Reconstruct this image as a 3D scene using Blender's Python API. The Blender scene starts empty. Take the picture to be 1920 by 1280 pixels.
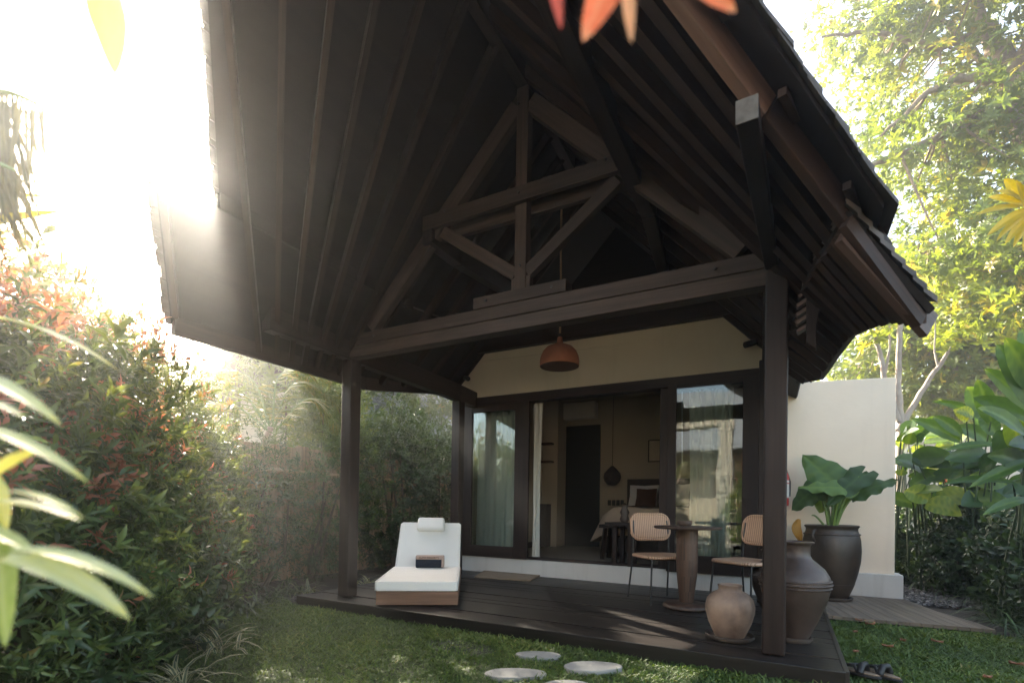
import bpy, bmesh, math
import numpy as np
from mathutils import Matrix, Vector

# ------------------------------------------------------------------ camera, sky, sun, exposure
SC = bpy.context.scene
COL = SC.collection
rng = np.random.default_rng(11)
EYE = np.array([0.0, 0.0, 1.0])
FPX, CYP = 955.59, 942.375
YAW, PITCH, ROLL = 0.496613, 0.0114316, -0.0160330
_cy, _sy = math.cos(YAW), math.sin(YAW)
_cp, _sp = math.cos(PITCH), math.sin(PITCH)
_f = np.array([-_sy * _cp, _cy * _cp, _sp]); _r = np.array([_cy, _sy, 0.0]); _d = np.cross(_f, _r)
_cr, _sr = math.cos(ROLL), math.sin(ROLL)
CAMM = np.array([_cr * _r + _sr * _d, -_sr * _r + _cr * _d, _f])

cam = bpy.data.cameras.new("camera")
cam_o = bpy.data.objects.new("camera", cam)
COL.objects.link(cam_o)
m3 = Matrix([[CAMM[0][i], -CAMM[1][i], -CAMM[2][i]] for i in range(3)])
cam_o.matrix_world = Matrix.Translation(Vector(EYE)) @ m3.to_4x4()
cam.sensor_width = 36.0
cam.lens = FPX / 1920 * 36.0
cam.shift_y = (CYP - 640) / 1920
cam.clip_start = 0.02
cam.clip_end = 600
cam.dof.use_dof = True
cam.dof.focus_distance = 4.6
cam.dof.aperture_fstop = 2.0
SC.camera = cam_o

SUN = CAMM.T @ np.array([(392 - 960) / FPX, (312 - CYP) / FPX, 1.0]); SUN = SUN / np.linalg.norm(SUN)   # low sun beside the left verge
SUN_EL = math.asin(SUN[2]); SUN_AZ = math.atan2(SUN[0], SUN[1])
w = bpy.data.worlds.new("World"); SC.world = w; w.use_nodes = True
wn = w.node_tree.nodes; wl = w.node_tree.links
sky = wn.new("ShaderNodeTexSky"); sky.sky_type = 'NISHITA'; sky.sun_disc = False
sky.sun_elevation = SUN_EL; sky.sun_rotation = SUN_AZ
sky.air_density = 1.0; sky.dust_density = 2.6; sky.ozone_density = 1.0
wn["Background"].inputs[1].default_value = 0.07
wb_ = wn.new("ShaderNodeMix"); wb_.data_type = 'RGBA'; wb_.blend_type = 'MULTIPLY'; wb_.inputs[0].default_value = 1.0; wb_.clamp_result = False
wb_.inputs[7].default_value = (1.10, 1.0, .86, 1)                     # the photograph's warm white balance
wl.new(sky.outputs[0], wb_.inputs[6]); wl.new(wb_.outputs[2], wn["Background"].inputs[0])
sun = bpy.data.lights.new("sun", 'SUN'); sun.energy = 2.7; sun.angle = math.radians(0.5); sun.color = (1.0, 0.90, 0.74)
sun_o = bpy.data.objects.new("sun", sun); COL.objects.link(sun_o)
sun_o.rotation_euler = Vector(SUN).to_track_quat('Z', 'Y').to_euler()
SC.view_settings.view_transform = 'Standard'; SC.view_settings.look = 'None'
SC.view_settings.exposure = 3.75; SC.view_settings.gamma = 1.0
SC.view_settings.use_curve_mapping = False
SC.cycles.use_denoising = True
SC.cycles.max_bounces = 8; SC.cycles.diffuse_bounces = 5; SC.cycles.glossy_bounces = 3
SC.cycles.transmission_bounces = 6; SC.cycles.transparent_max_bounces = 12; SC.cycles.volume_bounces = 0
SC.cycles.sample_clamp_indirect = 4.0
SC.cycles.caustics_reflective = False; SC.cycles.caustics_refractive = False

# where a sight line of the survey meets a plane: used to take real positions off the photograph
def ray(x, y): return CAMM.T @ np.array([(x - 960) / FPX, (y - CYP) / FPX, 1.0])
def at_z(x, y, z): v = ray(x, y); return EYE + v * ((z - EYE[2]) / v[2])
def at_y(x, y, Y): v = ray(x, y); return EYE + v * (Y / v[1])
def at_x(x, y, X): v = ray(x, y); return EYE + v * (X / v[0])
def at_d(x, y, d): return EYE + ray(x, y) * d
V3 = lambda *a: np.array(a, float)
def unit(v): v = np.asarray(v, float); return v / (np.linalg.norm(v) + 1e-12)

# ------------------------------------------------------------------ materials
def newmat(name):
    m = bpy.data.materials.new(name); m.use_nodes = True
    nt = m.node_tree; return m, nt, nt.nodes["Principled BSDF"]
def L(nt, a, b): nt.links.new(a, b)
def coords(nt, kind='Object', scale=(1, 1, 1), rot=(0, 0, 0)):
    tc = nt.nodes.new("ShaderNodeTexCoord"); mp = nt.nodes.new("ShaderNodeMapping")
    mp.inputs['Scale'].default_value = scale; mp.inputs['Rotation'].default_value = rot
    L(nt, tc.outputs[kind], mp.inputs[0]); return mp.outputs[0]
def noise(nt, vec, scale, detail=4, rough=.55, dist=0):
    n = nt.nodes.new("ShaderNodeTexNoise"); n.inputs['Scale'].default_value = scale
    n.inputs['Detail'].default_value = detail; n.inputs['Roughness'].default_value = rough
    n.inputs['Distortion'].default_value = dist
    if vec is not None: L(nt, vec, n.inputs['Vector'])
    return n.outputs['Fac']
def ramp(nt, fac, stops):
    r = nt.nodes.new("ShaderNodeValToRGB"); e = r.color_ramp.elements
    while len(e) < len(stops): e.new(0.5)
    for k, (p, c) in enumerate(stops): e[k].position = p; e[k].color = (*c, 1)
    L(nt, fac, r.inputs[0]); return r.outputs[0]
def bump(nt, bsdf, h, strength=.3, dist=.01):
    b = nt.nodes.new("ShaderNodeBump"); b.inputs['Strength'].default_value = strength
    b.inputs['Distance'].default_value = dist; L(nt, h, b.inputs['Height']); L(nt, b.outputs[0], bsdf.inputs['Normal'])
def plain(name, c1, c2=None, scale=6, rough=.6, bscale=60, bstr=.15, spec=.5, metal=0, kind='Object', stretch=(1, 1, 1), dist=.004):
    m, nt, b = newmat(name); vec = coords(nt, kind, stretch)
    c2 = c2 or tuple(x * .8 for x in c1)
    L(nt, ramp(nt, noise(nt, vec, scale), [(.3, c1), (.7, c2)]), b.inputs['Base Color'])
    b.inputs['Roughness'].default_value = rough; b.inputs['Metallic'].default_value = metal
    b.inputs['Specular IOR Level'].default_value = spec
    if bstr: bump(nt, b, noise(nt, vec, bscale), bstr, dist)
    return m
def wood(name, dark, light, rough=.5, lengthwise=1.2, across=26, bstr=.25, spec=.5, kind='UV'):
    m, nt, b = newmat(name); vec = coords(nt, kind, (lengthwise, across, across))
    n1 = noise(nt, vec, 1.0, 6, .6, .6); vec2 = coords(nt, kind, (.6, 2.0, 2.0)); n2 = noise(nt, vec2, 1.0, 3)
    mx = nt.nodes.new("ShaderNodeMix"); mx.data_type = 'FLOAT'; mx.inputs[0].default_value = .4
    L(nt, n1, mx.inputs[2]); L(nt, n2, mx.inputs[3])
    oi = nt.nodes.new("ShaderNodeObjectInfo"); mr = nt.nodes.new("ShaderNodeMapRange"); mr.inputs[3].default_value = .72; mr.inputs[4].default_value = 1.35; L(nt, oi.outputs['Random'], mr.inputs[0])
    mm = nt.nodes.new("ShaderNodeMix"); mm.data_type = 'RGBA'; mm.blend_type = 'MULTIPLY'; mm.inputs[0].default_value = 1; mm.clamp_result = False
    L(nt, ramp(nt, mx.outputs[0], [(.38, dark), (.62, light)]), mm.inputs[6]); L(nt, mr.outputs[0], mm.inputs[7])
    L(nt, mm.outputs[2], b.inputs['Base Color'])
    b.inputs['Roughness'].default_value = rough; b.inputs['Specular IOR Level'].default_value = spec
    bump(nt, b, n1, bstr, .004)
    return m
def plaster(name, c1, c2, dirt, amt=.35, rough=.9):
    m, nt, b = newmat(name); v = coords(nt, 'Object', (1, 1, 1)); vs = coords(nt, 'Object', (5.5, 5.5, .55)); vf = coords(nt, 'Object', (1, 1, 1))
    base = ramp(nt, noise(nt, v, 1.6, 5, .6), [(.3, c1), (.7, c2)])
    st = ramp(nt, noise(nt, vs, 1.0, 5, .65), [(.52, (0, 0, 0)), (.80, (amt, amt, amt))])
    mm = nt.nodes.new("ShaderNodeMix"); mm.data_type = 'RGBA'; L(nt, st, mm.inputs[0]); L(nt, base, mm.inputs[6]); mm.inputs[7].default_value = (*dirt, 1)
    L(nt, mm.outputs[2], b.inputs['Base Color']); b.inputs['Roughness'].default_value = rough
    h1 = noise(nt, vf, 9, 5, .6); bump(nt, b, h1, .25, .012); return m
def leafmat(name, stops, rough=.38, trans=.4, tcol=(1.25, 1.15, .35), spec=.5, across=None):
    m, nt, b = newmat(name)
    a = nt.nodes.new("ShaderNodeAttribute"); a.attribute_name = 'tint'
    col = ramp(nt, a.outputs['Fac'], stops)
    if across:                                     # pale margins of a variegated blade
        uv = nt.nodes.new("ShaderNodeUVMap"); sx = nt.nodes.new("ShaderNodeSeparateXYZ"); L(nt, uv.outputs[0], sx.inputs[0])
        rr = ramp(nt, sx.outputs['Y'], across); mm = nt.nodes.new("ShaderNodeMix"); mm.data_type = 'RGBA'; mm.blend_type = 'MIX'
        sep = ramp(nt, sx.outputs['Y'], [(0, (1, 1, 1)), (.2, (1, 1, 1)), (.3, (0, 0, 0)), (.7, (0, 0, 0)), (.8, (1, 1, 1)), (1, (1, 1, 1))])
        L(nt, sep, mm.inputs[0]); L(nt, col, mm.inputs[6]); L(nt, rr, mm.inputs[7]); col = mm.outputs[2]
    L(nt, col, b.inputs['Base Color']); b.inputs['Roughness'].default_value = rough
    b.inputs['Specular IOR Level'].default_value = spec
    t = nt.nodes.new("ShaderNodeBsdfTranslucent"); mul = nt.nodes.new("ShaderNodeMix"); mul.data_type = 'RGBA'; mul.blend_type = 'MULTIPLY'
    mul.inputs[0].default_value = 1; L(nt, col, mul.inputs[6]); mul.inputs[7].default_value = (*tcol, 1)
    mul.clamp_result = False
    L(nt, mul.outputs[2], t.inputs[0])
    ms = nt.nodes.new("ShaderNodeMixShader"); ms.inputs[0].default_value = trans
    L(nt, b.outputs[0], ms.inputs[1]); L(nt, t.outputs[0], ms.inputs[2])
    L(nt, ms.outputs[0], nt.nodes["Material Output"].inputs[0])
    return m
def glassmat():
    m, nt, b = newmat("window_glass"); nt.nodes.remove(b)
    tr = nt.nodes.new("ShaderNodeBsdfTransparent"); tr.inputs[0].default_value = (.86, .92, .90, 1)
    gl = nt.nodes.new("ShaderNodeBsdfGlossy"); gl.inputs['Roughness'].default_value = .01
    fr = nt.nodes.new("ShaderNodeFresnel"); fr.inputs[0].default_value = 1.75
    ms = nt.nodes.new("ShaderNodeMixShader"); L(nt, fr.outputs[0], ms.inputs[0]); L(nt, tr.outputs[0], ms.inputs[1]); L(nt, gl.outputs[0], ms.inputs[2])
    vec = coords(nt, 'Object', (1, 1, 1)); bp = nt.nodes.new("ShaderNodeBump"); bp.inputs['Strength'].default_value = .06; bp.inputs['Distance'].default_value = .02
    L(nt, noise(nt, vec, 3.0, 1), bp.inputs['Height']); L(nt, bp.outputs[0], gl.inputs['Normal'])
    L(nt, ms.outputs[0], nt.nodes["Material Output"].inputs[0]); return m
def rattan(name, axes):
    m, nt, b = newmat(name); vec = coords(nt, 'Object')
    sx = nt.nodes.new("ShaderNodeSeparateXYZ"); L(nt, vec, sx.inputs[0])
    def wave(out, sc):
        mu = nt.nodes.new("ShaderNodeMath"); mu.operation = 'MULTIPLY'; mu.inputs[1].default_value = sc; L(nt, out, mu.inputs[0])
        s = nt.nodes.new("ShaderNodeMath"); s.operation = 'SINE'; L(nt, mu.outputs[0], s.inputs[0])
        a = nt.nodes.new("ShaderNodeMath"); a.operation = 'ABSOLUTE'; L(nt, s.outputs[0], a.inputs[0]); return a.outputs[0]
    w1 = wave(sx.outputs[axes[0]], 150); w2 = wave(sx.outputs[axes[1]], 260)
    mn = nt.nodes.new("ShaderNodeMath"); mn.operation = 'MINIMUM'; L(nt, w1, mn.inputs[0])
    pw = nt.nodes.new("ShaderNodeMath"); pw.operation = 'POWER'; pw.inputs[1].default_value = .45; L(nt, w2, pw.inputs[0]); L(nt, pw.outputs[0], mn.inputs[1])
    L(nt, ramp(nt, mn.outputs[0], [(.05, (.11, .05, .025)), (.42, (.50, .30, .18)), (1, (.60, .38, .25))]), b.inputs['Base Color'])
    b.inputs['Roughness'].default_value = .55; bump(nt, b, mn.outputs[0], .7, .004); return m

M = {}
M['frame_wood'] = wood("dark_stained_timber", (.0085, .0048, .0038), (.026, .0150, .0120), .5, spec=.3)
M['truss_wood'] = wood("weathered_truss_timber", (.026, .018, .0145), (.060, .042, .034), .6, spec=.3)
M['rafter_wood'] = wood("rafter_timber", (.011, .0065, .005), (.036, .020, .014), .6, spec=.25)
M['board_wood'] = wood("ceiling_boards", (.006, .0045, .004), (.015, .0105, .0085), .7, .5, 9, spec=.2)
M['barge_wood'] = wood("bargeboard_timber", (.05, .029, .021), (.115, .068, .052), .5)
M['sawn_end'] = plain("sawn_beam_end", (.11, .10, .09), (.06, .052, .045), 30, .8, 90, .4)
M['deck_wood'] = wood("black_stained_deck", (.0045, .0036, .0032), (.030, .0225, .019), .42, .8, 20, .6)
M['walk_wood'] = wood("weathered_walkway_boards", (.085, .064, .045), (.19, .145, .105), .7, 1.2, 22, .4)
M['teak'] = wood("lounger_teak", (.10, .048, .026), (.19, .10, .058), .5, 1.5, 30)
M['table_wood'] = wood("table_hardwood", (.045, .024, .015), (.12, .066, .041), .5, 1.0, 14)
M['table_top'] = plain("table_top_wood", (.06, .038, .028), (.10, .066, .05), 8, .45, 30, .2, stretch=(1, 7, 1))
M['cream'] = plaster("cream_plaster", (.60, .53, .41), (.55, .48, .37), (.41, .35, .26), .3)
M['warm_white'] = plaster("warm_white_plaster", (.82, .70, .56), (.77, .655, .52), (.58, .48, .37), .28)
M['plinth'] = plaster("pale_plinth_paint", (.62, .60, .56), (.55, .53, .495), (.36, .33, .29), .5)
M['room_wall'] = plain("room_wall_paint", (.38, .33, .25), (.355, .305, .23), 2, .9, 60, .05)
M['room_floor'] = plain("room_floor_stone", (.36, .31, .26), (.31, .27, .225), 3, .45, 50, .05)
M['black_door'] = plain("black_door_paint", (.010, .012, .011), None, 4, .5, 30, .05)
M['tile'] = wood("roof_shingles", (.030, .024, .022), (.105, .088, .080), .75, 3.0, 5.0, .5)
M['grey_tile'] = None
M['fabric_white'] = plain("canvas_cushion", (.80, .77, .71), (.77, .74, .68), 5, .95, 420, .25, spec=.2, dist=.002)
M['navy'] = plain("navy_towel", (.018, .024, .036), (.028, .034, .048), 60, .95, 300, .8, spec=.1)
M['band'] = plain("kraft_band", (.46, .33, .26), (.40, .285, .22), 20, .85, 200, .2)
M['ink'] = plain("brown_ink", (.10, .05, .03), None, 5, .8, 10, 0)
M['black_metal'] = plain("black_metal", (.014, .014, .014), (.02, .02, .02), 20, .42, 80, .05)
M['rattan_back'] = rattan("woven_rattan_back", ('X', 'Z'))
M['rattan_seat'] = rattan("woven_rattan_seat", ('X', 'Y'))
M['terracotta'] = plain("terracotta_lampshade", (.42, .16, .085), (.34, .125, .065), 12, .75, 60, .25)
M['shade_inside'] = plain("lampshade_inside", (.12, .06, .04), None, 8, .9, 30, 0)
M['rope'] = plain("jute_rope", (.34, .22, .13), (.24, .15, .085), 40, .9, 200, .5)
M['clay_dark'] = plain("dark_glazed_clay", (.022, .0145, .010), (.054, .037, .026), 5, .45, 40, .3)
M['clay_brown'] = plain("brown_clay", (.036, .024, .018), (.082, .055, .042), 5, .45, 45, .2)
M['clay_pale'] = plain("pale_scraped_clay", (.34, .24, .175), (.10, .062, .044), 5, .62, 50, .35)
M['saucer'] = plain("clay_saucer", (.10, .078, .062), (.065, .05, .04), 10, .7, 60, .2)
M['soil'] = plain("dark_soil", (.028, .02, .014), (.045, .033, .023), 20, 1, 50, .8, dist=.02)
M['mat'] = plain("coir_mat", (.33, .245, .165), (.19, .135, .085), 130, 1, 260, 1.0, dist=.008)
M['stone'] = plaster("stepping_stone", (.31, .30, .275), (.20, .19, .172), (.10, .095, .075), .7)
M['pebble'] = None
M['red_paint'] = plain("extinguisher_red", (.50, .018, .014), (.42, .015, .012), 5, .3, 30, 0)
M['paper'] = plain("white_label", (.75, .73, .68), None, 10, .7, 10, 0)
M['bamboo'] = wood("bamboo_poles", (.24, .16, .09), (.46, .33, .20), .6, 1.0, 9, .3)
M['bark'] = plain("grey_brown_bark", (.33, .25, .18), (.16, .115, .08), 7, .9, 26, .7, dist=.03)
M['pale_bark'] = plain("pale_smooth_bark", (.42, .35, .29), (.28, .22, .18), 6, .85, 22, .4, dist=.02)
M['stem'] = plain("brown_stem", (.055, .038, .024), (.09, .062, .038), 12, .9, 40, .3)
M['green_stem'] = plain("green_stalk", (.14, .22, .045), (.09, .16, .03), 8, .45, 40, .1)
M['dark_stalk'] = plain("dark_green_stalk", (.04, .07, .02), (.025, .045, .014), 8, .5, 40, .1)
M['duvet'] = plain("beige_blanket", (.50, .40, .31), (.44, .35, .27), 7, .95, 160, .2)
M['linen'] = plain("white_linen", (.74, .73, .72), (.68, .67, .66), 5, .95, 60, .3)
M['brown_cloth'] = plain("brown_cushion_cloth", (.075, .038, .022), (.10, .05, .03), 20, .95, 150, .3)
M['dark_wicker'] = plain("dark_wicker", (.028, .022, .02), (.05, .04, .034), 50, .8, 90, .8)
M['print'] = plain("printed_paper", (.52, .46, .36), (.45, .40, .31), 9, .9, 40, 0)
M['curtain'] = plain("sheer_curtain", (.66, .66, .62), (.60, .61, .57), 3, .95, 200, .1)
M['coral'] = plain("rough_pale_stone", (.62, .58, .50), (.34, .31, .27), 7, .95, 16, 1.0, dist=.06)
M['sole'] = plain("sandal_sole", (.20, .145, .095), (.15, .105, .07), 15, .7, 60, .1)
M['strap'] = plain("black_strap", (.012, .012, .012), None, 9, .5, 30, .05)
M['dry_leaf'] = plain("dry_leaf", (.28, .13, .07), (.18, .08, .045), 12, .8, 40, .3)
M['glass'] = glassmat()
def tilemat(name, c1, c2, gap):
    m, nt, b = newmat(name); vec = coords(nt, 'UV')
    br = nt.nodes.new("ShaderNodeTexBrick"); L(nt, vec, br.inputs['Vector'])
    br.inputs['Color1'].default_value = (*c1, 1); br.inputs['Color2'].default_value = (*c2, 1); br.inputs['Mortar'].default_value = (*gap, 1)
    br.inputs['Scale'].default_value = 1.0; br.inputs['Brick Width'].default_value = .22; br.inputs['Row Height'].default_value = .17; br.inputs['Mortar Size'].default_value = .012
    L(nt, br.outputs['Color'], b.inputs['Base Color']); b.inputs['Roughness'].default_value = .55
    bump(nt, b, br.outputs['Fac'], -.6, .02); return m
M['grey_tile'] = tilemat("neighbour_roof_tiles", (.30, .33, .37), (.22, .245, .28), (.05, .05, .055))
def gravelmat():
    m, nt, b = newmat("gravel_stones"); a = nt.nodes.new("ShaderNodeAttribute"); a.attribute_name = 'tint'
    L(nt, ramp(nt, a.outputs['Fac'], [(0, (.05, .047, .045)), (.6, (.13, .12, .115)), (1, (.30, .28, .26))]), b.inputs['Base Color'])
    b.inputs['Roughness'].default_value = .8; return m
M['gravel'] = gravelmat()
def groundmat(name, c1, c2, c3, sc):
    m, nt, b = newmat(name); vec = coords(nt, 'Object')
    n = noise(nt, vec, sc, 6); n2 = noise(nt, vec, sc * .12, 3)
    mx = nt.nodes.new("ShaderNodeMix"); mx.data_type = 'FLOAT'; mx.inputs[0].default_value = .5; L(nt, n, mx.inputs[2]); L(nt, n2, mx.inputs[3])
    L(nt, ramp(nt, mx.outputs[0], [(.3, c1), (.5, c2), (.72, c3)]), b.inputs['Base Color']); b.inputs['Roughness'].default_value = .95
    bump(nt, b, n, .8, .03); return m
M['lawn'] = groundmat("lawn_ground", (.028, .045, .014), (.020, .030, .012), (.04, .033, .02), 9)
M['earth'] = groundmat("bed_soil", (.03, .022, .015), (.022, .016, .011), (.05, .038, .026), 7)

G1, G2 = (.014, .034, .013), (.050, .095, .026)
M['lf_hedge'] = leafmat("hedge_leaf", [(0, (.032, .060, .028)), (.30, (.072, .122, .044)), (.60, (.18, .25, .065)), (.70, (.24, .12, .06)), (.84, (.40, .16, .115)), (1, (.52, .27, .20))], .30, .42, (1.35, 1.0, .55))
M['lf_dark'] = leafmat("dark_shrub_leaf", [(0, (.020, .042, .020)), (.5, (.046, .085, .032)), (1, (.10, .155, .042))], .35, .3)
M['lf_light'] = leafmat("light_shrub_leaf", [(0, (.045, .085, .025)), (.5, (.11, .17, .045)), (.85, (.21, .25, .06)), (1, (.36, .22, .10))], .42, .42)
M['lf_tree'] = leafmat("tree_leaf", [(0, (.07, .115, .024)), (.45, (.14, .20, .036)), (.88, (.21, .26, .046)), (1, (.36, .30, .05))], .36, .5, (1.3, 1.2, .45))
M['lf_palm'] = leafmat("palm_leaf", [(0, (.05, .085, .02)), (.5, (.12, .16, .034)), (.8, (.24, .24, .06)), (1, (.36, .26, .12))], .38, .42)
M['lf_frond'] = leafmat("shaded_palm_leaf", [(0, (.05, .052, .012)), (1, (.115, .10, .026))], .5, .2, (1.1, 1.0, .5))  # palm leaf darkened in colour so backlit fronds show against the glare
M['lf_yellow'] = leafmat("yellow_palm_leaf", [(0, (.25, .24, .03)), (.5, (.42, .34, .03)), (1, (.55, .42, .04))], .4, .45, (1.2, 1.1, .4))
M['lf_pale'] = leafmat("pale_yellow_leaf", [(0, (.42, .31, .10)), (1, (.50, .38, .15))], .5, .25, (1.1, 1.0, .8))
M['lf_paddle'] = leafmat("paddle_leaf", [(0, (.022, .055, .014)), (.5, (.050, .11, .022)), (.85, (.13, .21, .035)), (1, (.28, .33, .05))], .36, .45)
M['lf_ear'] = leafmat("elephant_ear_leaf", [(0, (.028, .062, .018)), (.5, (.065, .13, .036)), (1, (.15, .24, .045))], .55, .28)
M['lf_yellowed'] = leafmat("withered_leaf", [(0, (.42, .22, .05)), (1, (.52, .30, .08))], .6, .4)
M['lf_grass'] = leafmat("grass_blade", [(0, (.040, .080, .016)), (.5, (.095, .155, .032)), (.85, (.18, .235, .052)), (1, (.34, .28, .12))], .5, .32)
M['lf_mondo'] = leafmat("strap_grass_blade", [(0, (.016, .034, .014)), (.6, (.04, .075, .026)), (1, (.10, .14, .045))], .4, .3)
M['lf_varieg'] = leafmat("striped_blade", [(0, (.045, .075, .035)), (1, (.09, .13, .06))], .45, .3, across=[(0, (.42, .40, .26)), (1, (.40, .38, .24))])
M['lf_near'] = leafmat("near_glossy_leaf", [(0, (.22, .32, .08)), (.6, (.60, .66, .38)), (1, (.66, .66, .20))], .28, .5, (1.5, 1.3, .6), .8)
M['lf_red'] = leafmat("red_cordyline_leaf", [(0, (.35, .06, .045)), (.5, (.62, .17, .06)), (1, (.55, .34, .18))], .4, .45, (1.3, .9, .7))

# ------------------------------------------------------------------ mesh building
class MB:
    def __init__(s): s.v = []; s.f = []
    def add(s, vs, fs):
        o = len(s.v); s.v += [tuple(map(float, p)) for p in vs]; s.f += [tuple(i + o for i in f) for f in fs]; return s
    def hexa(s, b, t): return s.add(list(b) + list(t), [(3, 2, 1, 0), (4, 5, 6, 7), (0, 1, 5, 4), (1, 2, 6, 5), (2, 3, 7, 6), (3, 0, 4, 7)])
    def box(s, x0, x1, y0, y1, z0, z1):
        q = [(x0, y0), (x1, y0), (x1, y1), (x0, y1)]
        return s.hexa([(*p, z0) for p in q], [(*p, z1) for p in q])
    def beam(s, p0, p1, w, h, up=(0, 0, 1)):
        p0 = V3(*p0); p1 = V3(*p1); a = unit(p1 - p0); u = V3(*up); sd = np.cross(a, u)
        if np.linalg.norm(sd) < 1e-4: sd = V3(1, 0, 0)
        sd = unit(sd); u = unit(np.cross(sd, a)); A = sd * w / 2; B = u * h / 2
        c = lambda p: [p - A - B, p + A - B, p + A + B, p - A + B]
        return s.hexa(c(p0), c(p1))
    def prism(s, poly, ext):
        n = len(poly); e = V3(*ext); P = [V3(*p) for p in poly]
        return s.add(P + [p + e for p in P], [tuple(range(n))[::-1], tuple(range(n, 2 * n))] + [(i, (i + 1) % n, (i + 1) % n + n, i + n) for i in range(n)])
    def lathe(s, prof, c=(0, 0, 0), n=40, wob=None):
        vs = []; fs = []
        for (r, z) in prof:
            for k in range(n):
                a = 2 * math.pi * k / n; rr = r * (wob(a, z) if wob else 1)
                vs.append((c[0] + rr * math.cos(a), c[1] + rr * math.sin(a), c[2] + z))
        m = len(prof)
        for i in range(m - 1):
            for k in range(n): k2 = (k + 1) % n; fs.append((i * n + k, i * n + k2, (i + 1) * n + k2, (i + 1) * n + k))
        if prof[0][0] > 1e-4: fs.append(tuple(range(n))[::-1])
        if prof[-1][0] > 1e-4: fs.append(tuple((m - 1) * n + k for k in range(n)))
        return s.add(vs, fs)
    def tube(s, pts, rad, n=8, cap=True):
        pts = [V3(*p) for p in pts]; m = len(pts)
        if np.isscalar(rad): rad = [rad] * m
        t = unit(pts[1] - pts[0]); ref = V3(0, 0, 1) if abs(t[2]) < .9 else V3(1, 0, 0); u = unit(np.cross(t, ref)); vs = []
        for i, p in enumerate(pts):
            t = unit(pts[min(i + 1, m - 1)] - pts[max(i - 1, 0)]); u = unit(u - t * (u @ t)); w2 = np.cross(t, u)
            for k in range(n):
                a = 2 * math.pi * k / n; vs.append(p + (u * math.cos(a) + w2 * math.sin(a)) * rad[i])
        fs = [(i * n + k, i * n + (k + 1) % n, (i + 1) * n + (k + 1) % n, (i + 1) * n + k) for i in range(m - 1) for k in range(n)]
        if cap: fs += [tuple(range(n))[::-1], tuple((m - 1) * n + k for k in range(n))]
        return s.add(vs, fs)
    def grid(s, P):
        a, b = len(P), len(P[0])
        return s.add([p for r in P for p in r], [(i * b + j, i * b + j + 1, (i + 1) * b + j + 1, (i + 1) * b + j) for i in range(a - 1) for j in range(b - 1)])
    def build(s, name, mat, parent=None, smooth=None, bevel=0, seg=2, fixn=True, tint=None, solid=0):
        me = bpy.data.meshes.new(name); me.from_pydata(s.v, [], s.f)
        uv = me.uv_layers.new(name='UVMap'); co = np.array(s.v, float)
        for k, p in enumerate(me.polygons):
            vi = list(p.vertices); q = co[vi]; e = np.roll(q, -1, 0) - q; ln = np.linalg.norm(e, axis=1); i = int(ln.argmax())
            ua = e[i] / (ln[i] + 1e-9); nn = np.array(p.normal); va = np.cross(nn, ua); off = (hash((k * 7 + len(s.v))) % 97) * .371
            for li, pt in zip(p.loop_indices, q): uv.data[li].uv = (pt @ ua + off, pt @ va + off * .7)
        if fixn:
            bm = bmesh.new(); bm.from_mesh(me); bmesh.ops.recalc_face_normals(bm, faces=bm.faces); bm.to_mesh(me); bm.free()
        if tint is not None:
            at = me.attributes.new('tint', 'FLOAT', 'POINT'); at.data.foreach_set('value', np.full(len(s.v), tint, np.float32) if np.isscalar(tint) else np.asarray(tint, np.float32))
        if smooth is not None:
            me.shade_smooth(); me.set_sharp_from_angle(angle=math.radians(smooth))
        o = bpy.data.objects.new(name, me); COL.objects.link(o)
        if mat: me.materials.append(mat if not isinstance(mat, str) else M[mat])
        if parent: attach(o, parent)
        if bevel:
            b = o.modifiers.new('edge', 'BEVEL'); b.width = bevel; b.segments = seg; b.limit_method = 'ANGLE'; b.angle_limit = math.radians(40)
        if solid:
            d = o.modifiers.new('thickness', 'SOLIDIFY'); d.thickness = solid; d.offset = 0
        return o
_loc = {}
def attach(o, parent):                       # parts are modelled in world space: keep them there
    o.parent = parent; o.matrix_parent_inverse = Matrix.Translation(-Vector(_loc.get(parent.name, (0, 0, 0))))
def thing(name, label, cat, loc=(0, 0, 0), group=None):
    o = bpy.data.objects.new(name, None); COL.objects.link(o); o.location = tuple(map(float, loc)); o.empty_display_size = .1
    _loc[o.name] = tuple(map(float, loc)); o['label'] = label; o['category'] = cat
    if group: o['group'] = group
    return o
def tag(o, label, cat, group=None, kind=None):
    if label: o['label'] = label
    if cat: o['category'] = cat
    if group: o['group'] = group
    if kind: o['kind'] = kind
    return o
def structure(o): o['kind'] = 'structure'; return o

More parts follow.
